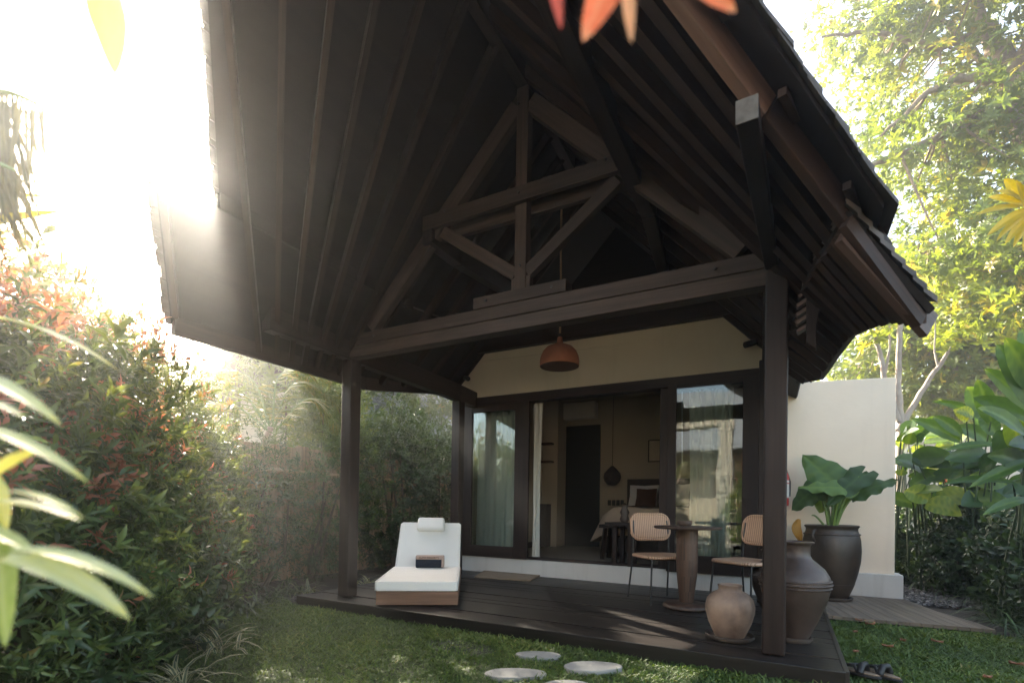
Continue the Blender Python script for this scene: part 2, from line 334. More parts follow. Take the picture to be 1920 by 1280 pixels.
# ------------------------------------------------------------------ leaves in bulk
def scatter(name, mat, parent, tmpl, pos, ax, nrm, size, tint):
    tv, tf, tuv, tt = tmpl; N = len(pos); k = len(tv)
    ax = ax / (np.linalg.norm(ax, axis=1, keepdims=True) + 1e-9)
    sd = np.cross(nrm, ax); sd /= (np.linalg.norm(sd, axis=1, keepdims=True) + 1e-9); nz = np.cross(ax, sd)
    size = np.asarray(size, float)
    if size.ndim == 1: size = np.stack([size] * 3, 1)
    loc = tv[None] * size[:, None, :]
    co = pos[:, None] + loc[..., :1] * ax[:, None] + loc[..., 1:2] * sd[:, None] + loc[..., 2:3] * nz[:, None]
    me = bpy.data.meshes.new(name); me.vertices.add(N * k); me.vertices.foreach_set('co', co.astype(np.float32).ravel())
    ln = np.array([len(f) for f in tf]); flat = np.concatenate([np.array(f) for f in tf])
    idx = (flat[None] + (np.arange(N) * k)[:, None]).ravel(); me.loops.add(len(idx)); me.loops.foreach_set('vertex_index', idx.astype(np.int32))
    st = np.concatenate([[0], np.cumsum(ln)[:-1]]); me.polygons.add(N * len(tf))
    me.polygons.foreach_set('loop_start', (st[None] + (np.arange(N) * len(flat))[:, None]).ravel().astype(np.int32))
    me.update(calc_edges=True)
    t = np.clip(np.asarray(tint)[:, None] + tt[None], 0, 1).astype(np.float32)
    at = me.attributes.new('tint', 'FLOAT', 'POINT'); at.data.foreach_set('value', t.ravel())
    if tuv is not None:
        uv = me.uv_layers.new(name='UVMap'); uv.data.foreach_set('uv', np.tile(tuv[flat], (N, 1)).astype(np.float32).ravel())
    me.materials.append(M[mat]); o = bpy.data.objects.new(name, me); COL.objects.link(o)
    if parent: attach(o, parent)
    return o
def blade(w=.3, fold=.15, droop=.15, wide=.4):
    v = np.array([(0, 0, 0), (wide, .5 * w, fold * w), (wide, 0, 0), (wide, -.5 * w, fold * w), (.75, .36 * w, fold * w - droop * .45), (.75, 0, -droop * .5), (.75, -.36 * w, fold * w - droop * .45), (1, 0, -droop)])
    f = [(0, 2, 1), (0, 3, 2), (1, 2, 5, 4), (2, 3, 6, 5), (4, 5, 7), (5, 6, 7)]
    uv = np.array([(0, .5), (wide, 1), (wide, .5), (wide, 0), (.75, 1), (.75, .5), (.75, 0), (1, .5)])
    return v, f, uv, np.zeros(8)
def ribbon(w=.06, bend=.6, n=5):
    v = []; f = []; uv = []; x = z = 0; a = 0
    for i in range(n):
        t = i / (n - 1); ww = w * .5 * (1 - t ** 2.2) * (.55 + .45 * min(1, t * 4)); v += [(x, ww, ww * .35), (x, 0, 0), (x, -ww, ww * .35)]; uv += [(t, 1), (t, .5), (t, 0)]
        if i < n - 1: a += bend / (n - 1); x += math.cos(a) / (n - 1); z = z - math.sin(a) / (n - 1)
        if i < n - 1: pass
        v[-3:] = [(v[-3][0], v[-3][1], v[-3][2]), v[-2], v[-1]]
    # second pass with accumulated height
    x = z = a = 0; v = []
    for i in range(n):
        t = i / (n - 1); ww = w * .5 * (1 - t ** 2.2) * (.55 + .45 * min(1, t * 4)); v += [(x, ww, z + ww * .35), (x, 0, z), (x, -ww, z + ww * .35)]
        a += bend / (n - 1); x += math.cos(a) / (n - 1); z -= math.sin(a) / (n - 1)
    for i in range(n - 1):
        b = i * 3; f += [(b, b + 1, b + 4, b + 3), (b + 1, b + 2, b + 5, b + 4)]
    return np.array(v), f, np.array(uv), np.zeros(len(v))
def diamond(w=.35, droop=.12):
    return np.array([(0, 0, 0), (.45, .5 * w, .04), (.45, 0, -.02), (.45, -.5 * w, .04), (1, 0, -droop)]), [(0, 2, 1), (0, 3, 2), (1, 2, 4), (2, 3, 4)], None, np.zeros(5)
def sprig(n, leaf, seed, spread=1.0, ln=.5, tiptint=0.0, whorl=False):
    r = np.random.default_rng(seed); lv, lf, lu, _ = leaf; V = []; F = []; T = []
    for i in range(n):
        t = 1.0 if whorl else i / max(1, n - 1); az = i * 2.4 + r.uniform(-.4, .4); el = (r.uniform(.05, .5) if whorl else .35 + .75 * t + r.uniform(-.25, .25)) / spread
        a = np.array([math.sin(el), math.cos(el) * math.cos(az), math.cos(el) * math.sin(az)]); nn = np.array([math.cos(el), -math.sin(el) * math.cos(az), -math.sin(el) * math.sin(az)])
        s = np.cross(nn, a); sc = (1 - ln * .6) * r.uniform(.75, 1.1); o = len(V) * 1
        p = np.array([t * ln, 0, 0]); q = lv * sc; co = p + q[:, :1] * a + q[:, 1:2] * s + q[:, 2:3] * nn
        base = sum(len(x) for x in V); V.append(co); F += [tuple(k + base for k in f) for f in lf]; T.append(np.full(len(lv), tiptint * (t - .5) + r.uniform(-.06, .06)))
    return np.concatenate(V), F, None, np.concatenate(T)
def rand_dir(n, r=rng): v = r.normal(size=(n, 3)); return v / np.linalg.norm(v, axis=1, keepdims=True)

# ================================================================== GROUND
K = .8197
DZ = .10                                   # top of the deck
YP, YW = 3.70, 6.213                       # post line, glazed wall
CX, ZR, SL = -1.943, 4.59, 1.04            # ridge line and pitch of the roof
g = MB(); g.grid([[(x, y, 0) for y in np.linspace(-60, 260, 9)] for x in np.linspace(-160, 160, 9)])
structure(g.build("ground", 'earth', fixn=False))
lw = MB(); out = [(-1.2, -3), (2.3, -3), (2.3, 4.6), (1.75, 5.72), (.0, 5.62), (.0, 3.4), (-4.3, 3.62), (-4.9, 3.72), (-4.3, 2.6), (-3.2, 1.5), (-2.6, .5)]
lw.add([(x, y, .004) for x, y in out], [tuple(range(len(out)))]); structure(lw.build("lawn", 'lawn', fixn=False))
gp = MB(); gout = [(.9, 7.0), (1.9, 7.1), (2.0, 8), (1.9, 12.3), (1.1, 12.3), (1.05, 7.4)]
gp.add([(x, y, .006) for x, y in gout], [tuple(range(len(gout)))]); structure(gp.build("gravel_path", 'earth', fixn=False))

# ================================================================== VILLA
V = thing("villa", "dark timber villa with a steep overhanging prow roof, cream walls and sliding glass doors", "villa", (CX, YP, 0))

def roofz(o, drop=0): return ZR - SL * abs(o) - drop
def back_(p):                              # the roof over the rooms stands a little to the left of and above the porch roof
    p = V3(*p); k = min(1, max(0, (p[1] - YP - .4) / 2.1)); return p + V3(-.32 * k, 0, .40 * k)
# --- roof tiers: each a boarded slab covered with stepped shingle courses
def tier(side, o0, o1, vy0, vy1, drop, back=10.6, eave=None, th=.09, courses=None, seed=3):
    r = np.random.default_rng(seed); n = courses or max(3, int((o1 - o0) / .088))
    bd = MB(); P = lambda o, y, up=0: back_(V3(CX + side * o, y, roofz(o, drop) + up)); ys = (YP + .4, YW + .1)
    vy = lambda o: vy0 + (vy1 - vy0) * (o - o0) / (o1 - o0)
    yl = lambda v: (v, *ys, back)
    for i in range(3):
        a, b = yl(vy(o0))[i:i + 2]; c, d = yl(vy(o1))[i:i + 2]
        bd.hexa([P(o0, a), P(o1, c), P(o1, d), P(o0, b)], [P(o0, a, .03), P(o1, c, .03), P(o1, d, .03), P(o0, b, .03)])
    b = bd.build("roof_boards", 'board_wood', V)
    tl = MB()
    for i in range(n):
        a = o0 + (o1 - o0) * i / n; c = o0 + (o1 - o0) * (i + 1) / n + .035; j = r.uniform(-.012, .012)
        for kk, (u, v_) in enumerate(((.038, .056), (.056, .076))):
            s0 = a + kk * (c - a) * .5; s1 = s0 + (c - a) * .62; j = r.uniform(-.015, .015)
            f0 = vy(s0) - .05 + j; f1 = vy(s1) - .05 + j
            for q in range(3):
                a0, b0 = yl(f0)[q:q + 2]; a1, b1 = yl(f1)[q:q + 2]
                tl.hexa([P(s0, a0, .032), P(s1, a1, u), P(s1, b1, u), P(s0, b0, .032)], [P(s0, a0, .05), P(s1, a1, v_), P(s1, b1, v_), P(s0, b0, .05)])
    tl.build("shingles", 'tile', b)
    return b
# right side: upper tier, long middle tier, low flared tier; left side the same with the verge cut farther back
vR = lambda o: -.60 + 1.36 * o
vL = lambda o: .62 + .70 * o
tier(1, .0, .86, vR(0), vR(.86), -.06, seed=1)
tier(1, .78, 2.27, vR(.78), vR(2.27), .0, seed=2)
tier(-1, .0, 1.60, .96, .96 + .745 * 1.60, -.06, seed=4)
tier(-1, 1.50, 2.15, vL(1.50), vL(2.15), .0, seed=5)
rc = MB(); rc.beam((CX, -.6, ZR + .2), (CX, YP + .4, ZR + .2), .22, .16); rc.beam(back_((CX, YP + .4, ZR + .2)), back_((CX, YW, ZR + .2)), .22, .16); rc.beam(back_((CX, YW, ZR + .2)), back_((CX, 10.7, ZR + .2)), .22, .16); rc.build("ridge_cap", 'tile', V)
# low flared tier on the right: its eave swings outwards like a prow
ev = [(.558, 2.876, 1.91), (.512, 3.045, 1.99), (.431, 3.372, 2.075), (.373, 3.709, 2.135), (.335, 4.293, 2.175), (.285, 5.25, 2.235), (.11, 6.17, 2.42), (.0, 10.6, 2.5)]
inn = [(.20, 2.52, 2.26), (.17, 2.75, 2.29), (.12, 3.1, 2.35), (.07, 3.6, 2.40), (.03, 4.3, 2.45), (-.02, 5.3, 2.50), (-.12, 6.2, 2.56), (-.2, 10.6, 2.6)]
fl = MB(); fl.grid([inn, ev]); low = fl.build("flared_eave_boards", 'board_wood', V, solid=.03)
ft = MB()
for i in range(8):
    a, b = i / 8, (i + 1) / 8 + .04; up0, up1 = .025, .045
    A = [V3(*p) + (V3(*q) - V3(*p)) * a + V3(0, -.03, up0) for p, q in zip(inn, ev)]; B = [V3(*p) + (V3(*q) - V3(*p)) * b + V3(0, -.03, up1) for p, q in zip(inn, ev)]
    ft.grid([A, B]); ft.grid([[p + V3(0, 0, .022) for p in A], [p + V3(0, 0, .03) for p in B]]); ft.grid([B, [p + V3(0, 0, .03) for p in B]])
    ft.add([A[0], B[0], B[0] + V3(0, 0, .03), A[0] + V3(0, 0, .022)], [(0, 1, 2, 3)])
ft.build("shingles", 'tile', low)
fb = MB()
for i in range(len(ev) - 2):
    p, q = V3(*ev[i]), V3(*ev[i + 1]); fb.hexa([p + V3(-.05, 0, -.05), p + V3(-.02, 0, -.05), q + V3(-.02, 0, -.05), q + V3(-.05, 0, -.05)], [p + V3(-.05, 0, .0), p + V3(-.02, 0, .0), q + V3(-.02, 0, .0), q + V3(-.05, 0, .0)])
fb.build("curved_fascia", 'rafter_wood', low)
for i in range(17):
    t = i / 16 * 5.6; k = int(t); fr = t - k
    p = V3(*inn[k]) * (1 - fr) + V3(*inn[min(k + 1, 7)]) * fr; q = V3(*ev[k]) * (1 - fr) + V3(*ev[min(k + 1, 7)]) * fr
    d = MB(); d.beam(p + V3(0, 0, -.04), q + V3(-.045, 0, -.04), .035, .06); d.build("rafter", 'rafter_wood', low)
bb = MB(); bb.beam(V3(*inn[0]) + V3(.0, .05, -.055), V3(*ev[0]) + V3(-.0, .06, -.05), .035, .12); bb.build("bargeboard", 'barge_wood', low)
# --- fanned rafters of the main slopes
roof = MB(); roof.beam((CX, -.2, ZR - .05), (CX, YP + .4, ZR - .05), .09, .16); roof.beam(back_((CX, YP + .4, ZR - .05)), back_((CX, YW, ZR - .05)), .09, .16); rid = roof.build("ridge_beam", 'rafter_wood', V)
def raft(side, r, o_end, start=.03, w=.05, h=.085, drop=0, PY=4.55):
    sl = (PY - r) / 3.45 if r < PY else 0
    a = V3(CX + side * start, r + sl * start, roofz(start, drop) - .02 - h / 2); b = V3(CX + side * o_end, r + sl * o_end, roofz(o_end, drop) - .02 - h / 2)
    m = MB(); m.beam(back_(a), back_(b), w, h); return m.build("rafter", 'rafter_wood', V)
for r in (.05, .60, 1.30, 1.80, 2.45, 3.05, 3.62, 4.1, 4.6, 5.1, 5.6, 6.1):
    raft(1, r, .80, drop=-.06); raft(1, r + .06, 2.2, start=.80)
for r in (.98, 1.42, 1.80, 2.15, 2.50, 2.85, 3.25, 3.75, 4.35, 4.8, 5.3, 5.8, 6.2):
    raft(-1, r, 2.10, PY=4.0, w=.04)
# bargeboards along the two verges
mb = MB(); p = V3(CX + .30, -.15 + 1.29 * .30, roofz(.3) - .06); q = V3(CX + 1.86, -.15 + 1.27 * 1.86, roofz(1.86) - .06); mb.beam(p, q, .05, .15); mb.build("bargeboard", 'barge_wood', V, bevel=.006)
mb = MB(); p2 = V3(CX + 2.30, -.15 + 1.26 * 2.30, roofz(2.30) - .06); mb.beam(q + V3(.005, .006, -.005), p2, .045, .15); mb.build("bargeboard", 'rafter_wood', V, bevel=.006)
for k in range(8):                                                         # batten ends under the shingles
    o = .55 + k * .23; m_ = MB(); c_ = V3(CX + o, vR(o) + .11, roofz(o) - .03); m_.beam(c_ + V3(-.02, -.02, 0.01), c_ + V3(.03, .14, -.0), .03, .032); m_.build("batten_end", 'rafter_wood', V)
mb = MB(); mb.beam((CX - 1.55, vL(1.55) + .05, roofz(1.55) - .05), (CX - 2.06, vL(2.06) + .05, roofz(2.06) - .05), .04, .10); mb.build("bargeboard", 'rafter_wood', V)
mb = MB(); yq = [vL(2.13) + .02, YP + .4, YW, 10.5]
for i in range(3): mb.beam(back_((CX - 2.13, yq[i], roofz(2.13) - .04)), back_((CX - 2.13, yq[i + 1], roofz(2.13) - .04)), .05, .13)
mb; mb.build("eave_board", 'rafter_wood', V)
cb = MB(); cb.beam((CX - 1.485, .96 + .745 * 1.485 + .0, roofz(1.485) + .022), (CX - 1.485, YP + .4, roofz(1.485) + .022), .026, .10); cb.build("light_stop_board", 'board_wood', V)  # board added to stop the bright line of light between the left tiers
# purlins and wall plates running front to back
pu = MB(); pu.beam((CX + .93, 1.95, roofz(.93) - .17), (CX + .93, YP + .4, roofz(.93) - .17), .11, .16); pu.beam((CX + .93, YP + .4, roofz(.93) - .17), back_((CX + .93, YW, roofz(.93) - .17)), .11, .16); pu.build("purlin", 'frame_wood', V, bevel=.006)
pu = MB(); pu.beam((CX - .93, YP - .08, roofz(.93) - .17), (CX - .93, YP + .4, roofz(.93) - .17), .11, .16); pu.beam((CX - .93, YP + .4, roofz(.93) - .17), back_((CX - .93, YW, roofz(.93) - .17)), .11, .16); pu.build("purlin", 'frame_wood', V, bevel=.006)
ZB0, ZB1 = 2.465, 2.685
wp = MB(); wp.beam((-.146, 2.04, 2.482), (-.105, YP - .07, 2.60), .078, .085); wp.beam((-.105, YP + .07, 2.60), (-.215, YW, 2.62), .105, .16); pl = wp.build("wall_plate", 'frame_wood', V, bevel=.006)
en = MB(); en.beam((-.1463, 2.034, 2.4815), (-.146, 2.0396, 2.482), .077, .084); en.build("sawn_end", 'sawn_end', pl)
wp = MB(); wp.beam((-3.86, 2.75, 2.56), (-3.88, YP - .04, 2.56), .11, .2); wp.beam((-3.88, YP + .1, 2.56), (-3.97, 5.69, 2.56), .11, .22); wp.beam((-3.97, 5.69, 2.56), (-4.02, YW, 2.56), .11, .22); wp.build("wall_plate", 'frame_wood', V, bevel=.006)
# --- posts
def post(x, y, ztop, w=.135):
    m_ = MB(); m_.box(x - w / 2, x + w / 2, y - w / 2, y + w / 2, DZ, ztop); return m_.build("post", 'frame_wood', V, bevel=.012)
post(-.075, YP + .0, 2.80); post(-3.885, YP + .03, 2.60)
post(-3.97, 5.75, 2.45, .13); post(-.205, 5.75, 2.54, .13)
lp = MB(); lp.box(-3.99, -3.955, YP + .02, YP + .06, 1.72, 2.6); lp.build("drop_board", 'frame_wood', V)
# --- front tie beam, two stacked timbers
tb = MB(); tb.box(-3.83, -.125, YP - .06, YP + .06, ZB0, 2.575); tb.build("tie_beam", 'truss_wood', V, bevel=.006)
tb = MB(); tb.box(-3.83, -.125, YP - .066, YP + .066, 2.578, ZB1); tb.build("tie_beam", 'truss_wood', V, bevel=.006)
# --- truss
T = MB(); T.box(CX - .43, CX + .42, YP - .075, YP + .055, 2.6865, 2.785); T = T.build("truss", 'truss_wood', V, bevel=.006)
def tm(name, a, b, w, h, y, d=.1):
    a = V3(a[0], y, a[1]); b = V3(b[0], y, b[1]); m_ = MB(); m_.beam(a, b, d, h, up=(0, 0, 1) if abs(a[0] - b[0]) > .05 else (1, 0, 0)); return m_.build(name, 'truss_wood', T, bevel=.005)
tm("king_post", (CX, 2.788), (CX, 4.46), .1, .105, YP, .09)
kb = MB(); kb.box(CX - .085, CX + .085, YP - .03, YP + .03, 2.787, 2.90); kb.build("king_post_foot", 'truss_wood', T)
tm("collar_beam", (CX - .98, 3.555), (CX + .96, 3.555), .1, .125, YP - .062, .05)
tm("collar_beam", (CX - .98, 3.50), (CX + .93, 3.50), .1, .12, YP + .075, .05)
for s in (-1, 1):
    tm("principal_rafter", (CX + s * .06, 4.33), (CX + s * 1.66, 2.74), .1, .14, YP + .004, .085)
    tm("strut", (CX + s * .05, 2.93), (CX + s * .80, 3.47), .1, .10, YP + .002, .07)
bo = MB(); bo.lathe([(.012, 0), (.012, .02), (0, .021)], (0, 0, 0), 8); bo = bo.build("bolt", 'black_metal', T); bo.rotation_euler = (math.pi / 2, 0, 0); bo.location = (CX + .73, YP - .09, 3.60)
for (bx_, bz_) in ((0, 3.56), (.02, 2.97), (-.02, 4.30), (-.73, 3.60), (.30, 2.74), (-.30, 2.74), (1.50, 2.63), (-1.55, 2.63)):
    q = MB(); q.lathe([(.011, 0), (.011, .012), (0, .013)], (0, 0, 0), 8); q = q.build("bolt", 'black_metal', T); q.rotation_euler = (math.pi / 2, 0, 0); q.location = (CX + bx_, YP - (.089 if abs(bz_ - 3.58) < .05 else .078), bz_)
# --- stepped timber bracket under the right eave
bp = [at_y(*q, 3.55) for q in [(1592, 425), (1572, 478), (1550, 545), (1536, 585), (1531, 612), (1531, 655), (1512, 642), (1512, 560), (1530, 500), (1556, 445)]]
bk = MB(); bk.prism(bp, (0, .045, 0)); bk.build("eave_bracket", 'rafter_wood', V, bevel=.004)
for k, q in enumerate([(1546, 423), (1528, 452), (1521, 478), (1516, 530), (1508, 553), (1505, 570), (1504, 587), (1503, 602), (1505, 618)]):
    c_ = at_y(*q, 3.62); m_ = MB(); m_.beam(c_ + V3(-.03, 0, -.015), c_ + V3(.03, 0, .02), .06, .02); m_.build("bracket_peg", 'barge_wood', V)
# --- front wall: cream plaster above the doors, plinth below, gable boards above
XL, XR = -4.32, -.215
XDL, XDR = at_y(867, 752, YW)[0], at_y(1424, 690, YW)[0]
ZS, ZH = at_y(1000, 1049, YW)[2], at_y(1150, 720, YW)[2]
ZT = at_y(1380, 590, YW)[2]
wl_ = MB()
wl_.hexa([(XL, YW, ZH), (XR, YW, ZH), (XR, YW + .18, ZH), (XL, YW + .18, ZH)], [(XL, YW, ZT - .10), (XR, YW, ZT - .18), (XR, YW + .18, ZT - .18), (XL, YW + .18, ZT - .10)])
tz = ZT - .18
wl_.prism([(XL + .2, YW, ZT - .10), (XR, YW, tz), (XR - .24, YW, ZT + .02), (XL + .25, YW, ZT + .02)], (0, .18, 0))
wl_.box(XDR + .001, XR, YW, YW + .18, DZ, ZH); wl_.box(XL, XDL - .001, YW, YW + .18, DZ, ZH)
wl_.box(XL, XL + .18, YW + .18, 10.3, 0, ZT); wl_.box(XR - .18, XR, YW + .18, 10.3, 0, ZT); wl_.box(XL, XR, 10.3, 10.45, 0, ZT)
wl_.build("wall", 'cream', V)
pn = MB(); pn.box(XL + .001, XR - .001, YW - .02, YW + .2, DZ, ZS - .004); pn.build("wall_plinth", 'plinth', V)
gb = MB(); gb.prism([(CX - 1.95, YW + .005, ZT + .021), (CX + 1.62, YW + .005, ZT + .021), (CX + 1.3, YW + .005, roofz(1.3) - .02), (CX, YW + .005, ZR - .02), (CX - 1.6, YW + .005, roofz(1.6) - .02)], (0, .1, 0)); gb.build("gable_boarding", 'board_wood', V)
wb = MB(); zb = at_y(1000, 640, YW)[2]
wb.beam((XL - .02, YW - .05, ZT + .09), (-.2, YW - .05, ZT + .09), .10, .20); wb.build("wall_beam", 'frame_wood', V, bevel=.005)
cw = MB(); cw.beam((XR - .24, YW - .06, ZT + .03), (XR + .02, YW - .06, ZT - .19), .05, .06); cw.build("raking_trim", 'frame_wood', V)
# --- sliding doors
fr = MB(); hz = at_y(1150, 735, YW)[2]
fr.box(XDL, XDR, YW - .045, YW + .13, ZH - .115, ZH); fr.box(XDL, XDL + .075, YW - .045, YW + .13, ZS, ZH - .116); fr.box(XDR - .085, XDR, YW - .045, YW + .13, ZS, ZH - .116)
fr.box(XDL, XDR, YW + .03, YW + .13, ZS - .003, ZS + .03); DF = fr.build("door_frame", 'frame_wood', V, bevel=.004)
def panel(x0, x1, y, stl, str_, zb, zt, rail_b, rail_t, nm="sliding_door"):
    m_ = MB(); m_.box(x0, x0 + stl, y, y + .045, zb, zt); m_.box(x1 - str_, x1, y, y + .045, zb, zt)
    m_.box(x0 + stl + .0005, x1 - str_ - .0005, y + .002, y + .043, zb, zb + rail_b); m_.box(x0 + stl + .0005, x1 - str_ - .0005, y + .002, y + .043, zt - rail_t, zt)
    o = m_.build(nm, 'frame_wood', V, bevel=.004)
    gm = MB(); gm.box(x0 + stl, x1 - str_, y + .018, y + .026, zb + rail_b, zt - rail_t); gm.build("glass_pane", 'glass', o); return o
xa = lambda px, py: at_y(px, py, YW)[0]
panel(xa(872, 900), xa(993, 900), YW - .052, xa(887, 900) - xa(872, 900), xa(993, 900) - xa(967, 900), ZS + .004, ZH - .117, at_y(925, 1023, YW)[2] - ZS, .10)
panel(xa(1252, 900), xa(1423, 900), YW - .052, xa(1268, 900) - xa(1252, 900), xa(1423, 900) - xa(1392, 900), ZS - .02, ZH - .09, at_y(1330, 1042, YW)[2] - ZS + .02, .05)
sd_ = MB(); sd_.box(xa(1236, 900), xa(1251, 900), YW + .0, YW + .045, ZS, ZH - .117); sd_.build("door_stile", 'frame_wood', V, bevel=.004)
# --- room shell behind the glass
RB = 9.25
fl_ = MB(); fl_.box(XL + .18, XR - .18, YW + .131, RB, ZS - .2, ZS - .012); fl_.build("room_floor", 'room_floor', V)
rw = MB(); rw.box(XL + .18, XR - .18, RB, RB + .1, ZS - .01, ZT); rw.box(XL + .181, XL + .2, YW + .2, RB, ZS - .01, ZT); rw.box(XR - .2, XR - .181, YW + .2, RB, ZS - .01, ZT)
rw.build("room_wall", 'room_wall', V)
ce = MB(); ce.box(XL + .181, XR - .181, YW + .181, RB + .1, ZT - .15, ZT - .1); ce.build("room_ceiling", 'room_wall', V)
bz = lambda px, py: at_y(px, py, RB)
pr = MB(); pr.box(bz(1008, 900)[0] - .35, bz(1062, 900)[0], RB - .45, RB - .002, ZS - .01, ZT - .16); pr.build("recessed_wall", 'room_wall', V)
dd = MB(); a_, b_ = bz(1062, 800), bz(1127, 800); dd.box(a_[0], b_[0], RB - .04, RB - .003, ZS - .008, a_[2]); dd.build("inner_door", 'black_door', V, bevel=.004)
ap = MB(); a_, b_ = bz(1058, 760), bz(1122, 785); ap.box(a_[0], b_[0], RB - .2, RB - .004, b_[2], a_[2]); ap.build("air_conditioner", 'plinth', V, bevel=.02)
dk = MB(); a_, b_ = bz(1028, 945), bz(1050, 1000); dk.box(a_[0], b_[0], RB - .62, RB - .452, ZS - .01, a_[2]); dk.build("wall_cupboard", 'rafter_wood', V)
for zz in (840, 872):
    m_ = MB(); a_ = bz(1030, zz); m_.box(a_[0], a_[0] + .3, RB - .62, RB - .452, a_[2], a_[2] + .03); m_.build("wall_shelf", 'rafter_wood', V)
sk = MB(); sk.box(XL + .2, XL + .215, YW + .2, RB, ZS - .01, ZS + .09); sk.build("skirting_board", 'rafter_wood', V)
sw = MB()
for k in range(4): a_ = bz(1143 + k * 8, 942); sw.box(a_[0] - .03, a_[0] + .03, RB - .02, RB - .002, a_[2] - .05, a_[2] + .05)
sw.build("switch_panel", 'black_door', V)
# spot lights on the facade
def spot(px, py, y, flip):
    c_ = at_y(px, py, y); m_ = MB(); a = unit(V3(flip * .75, -.5, -.30)); m_.tube([c_ - a * .06, c_ + a * .06], .034, 14); o = m_.build("spot_light", 'black_metal', V, smooth=40)
    m_ = MB(); m_.tube([c_, c_ + V3(-flip * .06, .02, .0), c_ + V3(-flip * .09, .10, .02)], .010, 6); m_.build("bracket", 'black_metal', o)
spot(1406, 644, YW - .14, -1); spot(875, 709, YW - .12, 1)

# ================================================================== DECK, WALKWAY, STEPS
D = thing("wooden_deck", "low black-stained timber deck in front of the glass doors", "deck", (CX, 4.6, 0))
X0, X1, Y0, Y1 = -4.30, .297, 3.485, YW - .021
dk = MB(); y = Y0 + .002; k = 0
while y < Y1 - .02:
    w_ = min(.142, Y1 - y); dk.box(X0 + .01, X1 - .01, y, y + w_ - .007, DZ - .028, DZ - .0035 * (k % 3 == 1) - .002 * (k % 2)); k += 1; y += w_
dk.build("deck_boards", 'deck_wood', D)
dk = MB(); dk.box(X0, X1, Y0 - .028, Y0, .0, DZ + .003); dk.build("front_fascia", 'deck_wood', D, bevel=.004)
dk = MB(); dk.box(X1 - .009, X1 + .02, Y0, Y1, .0, DZ + .002); dk.build("side_fascia", 'deck_wood', D, bevel=.004)
dk = MB(); dk.box(X0 - .02, X0 + .009, Y0, Y1, .0, DZ + .002); dk.build("side_fascia", 'deck_wood', D, bevel=.004)
dk = MB(); dk.box(X0 + .01, X1 - .01, Y0 + .001, Y1, .005, DZ - .04); dk.build("joists", 'deck_wood', D)
WZ = .05
pf = lambda px, py: at_z(px, py, WZ)
wq = MB()
fa, fb_ = pf(1541, 1152), pf(1868, 1180); ba, bb_ = pf(1560, 1112), pf(1815, 1131)
NB = 15
for i in range(-2, NB):
    t0, t1 = (i + .02) / NB, (i + .97) / NB
    p0, p1 = fa + (fb_ - fa) * t0, fa + (fb_ - fa) * t1; off = V3(-.52, 0, 0)
    q0, q1 = ba + (bb_ - ba) * t0 + off * .0, ba + (bb_ - ba) * t1
    q0 = V3(p0[0] - .30, ba[1] + (bb_[1] - ba[1]) * t0, WZ); q1 = V3(p1[0] - .30, ba[1] + (bb_[1] - ba[1]) * t1, WZ)
    if i == NB - 1: q0 = p0 * .5 + q0 * .5; q1 = p1 * .8 + q1 * .2
    wq.hexa([p0 - V3(0, 0, .03), p1 - V3(0, 0, .03), q1 - V3(0, 0, .03), q0 - V3(0, 0, .03)], [p0, p1, q1, q0])
tag(wq.build("board_walkway", 'walk_wood'), "low walkway of weathered diagonal boards beside the lawn and the white garden wall", "walkway")

def stone_(px, py, rx, ry, rot, label, seed, z=.028):
    c_ = at_z(px, py, z); r = np.random.default_rng(seed); n = 36; ph = r.uniform(0, 6, 3)
    top = []
    for k in range(n):
        a = 2 * math.pi * k / n; q = 1 + .06 * math.sin(2 * a + ph[0]) + .03 * math.sin(3 * a + ph[1]) + .015 * math.sin(7 * a + ph[2])
        x, y = rx * q * math.cos(a), ry * q * math.sin(a); top.append((c_[0] + x * math.cos(rot) - y * math.sin(rot), c_[1] + x * math.sin(rot) + y * math.cos(rot)))
    m_ = MB(); m_.hexa
    m_.add([(x, y, 0) for x, y in top] + [(x, y, z - .004) for x, y in top] + [((x - c_[0]) * .97 + c_[0], (y - c_[1]) * .97 + c_[1], z) for x, y in top],
           [tuple(range(2 * n, 3 * n))] + [(i, (i + 1) % n, (i + 1) % n + n, i + n) for i in range(n)] + [(i + n, (i + 1) % n + n, (i + 1) % n + 2 * n, i + 2 * n) for i in range(n)])
    return tag(m_.build("stepping_stone", 'stone', smooth=35), label, "stepping stone", "stepping stones set in the lawn")
stone_(1010, 1226, .148, .088, .5, "round stepping stone nearest the deck, grass growing over its rim", 1)
stone_(966, 1260, .175, .098, .55, "stepping stone closest to the hedge, at the lower left of the others", 2)
stone_(1111, 1247, .178, .105, .5, "large oval stepping stone before the sunlit spot on the deck", 3, .034)
stone_(1063, 1285, .16, .10, .5, "stepping stone cut off by the bottom edge of the view", 4)

# ================================================================== GARDEN WALL AND FAR WALL
GY = 7.25
gx0, gx1 = XR - .05, at_y(1678, 1000, GY)[0]
zt0, zt1 = at_y(1480, 719, GY)[2], at_y(1677.6, 707, GY)[2]
GW = thing("garden_wall", "smooth warm white garden wall with a stepped plinth behind the potted elephant ear", "wall", (gx1, GY, 0))
m_ = MB(); m_.hexa([(gx0, GY, .0), (gx1, GY, .0), (gx1, GY + .22, .0), (gx0, GY + .22, .0)], [(gx0, GY, zt0 + .02), (gx1, GY, zt1), (gx1, GY + .22, zt1), (gx0, GY + .22, zt0 + .02)])
m_.build("wall_face", 'warm_white', GW, bevel=.006)
px1 = at_y(1694, 1100, GY - .06)[0]
m_ = MB(); m_.box(gx0 - .001, px1, GY - .06, GY + .26, .0, at_y(1650, 1076, GY - .06)[2]); m_.build("plinth", 'plinth', GW, bevel=.005)
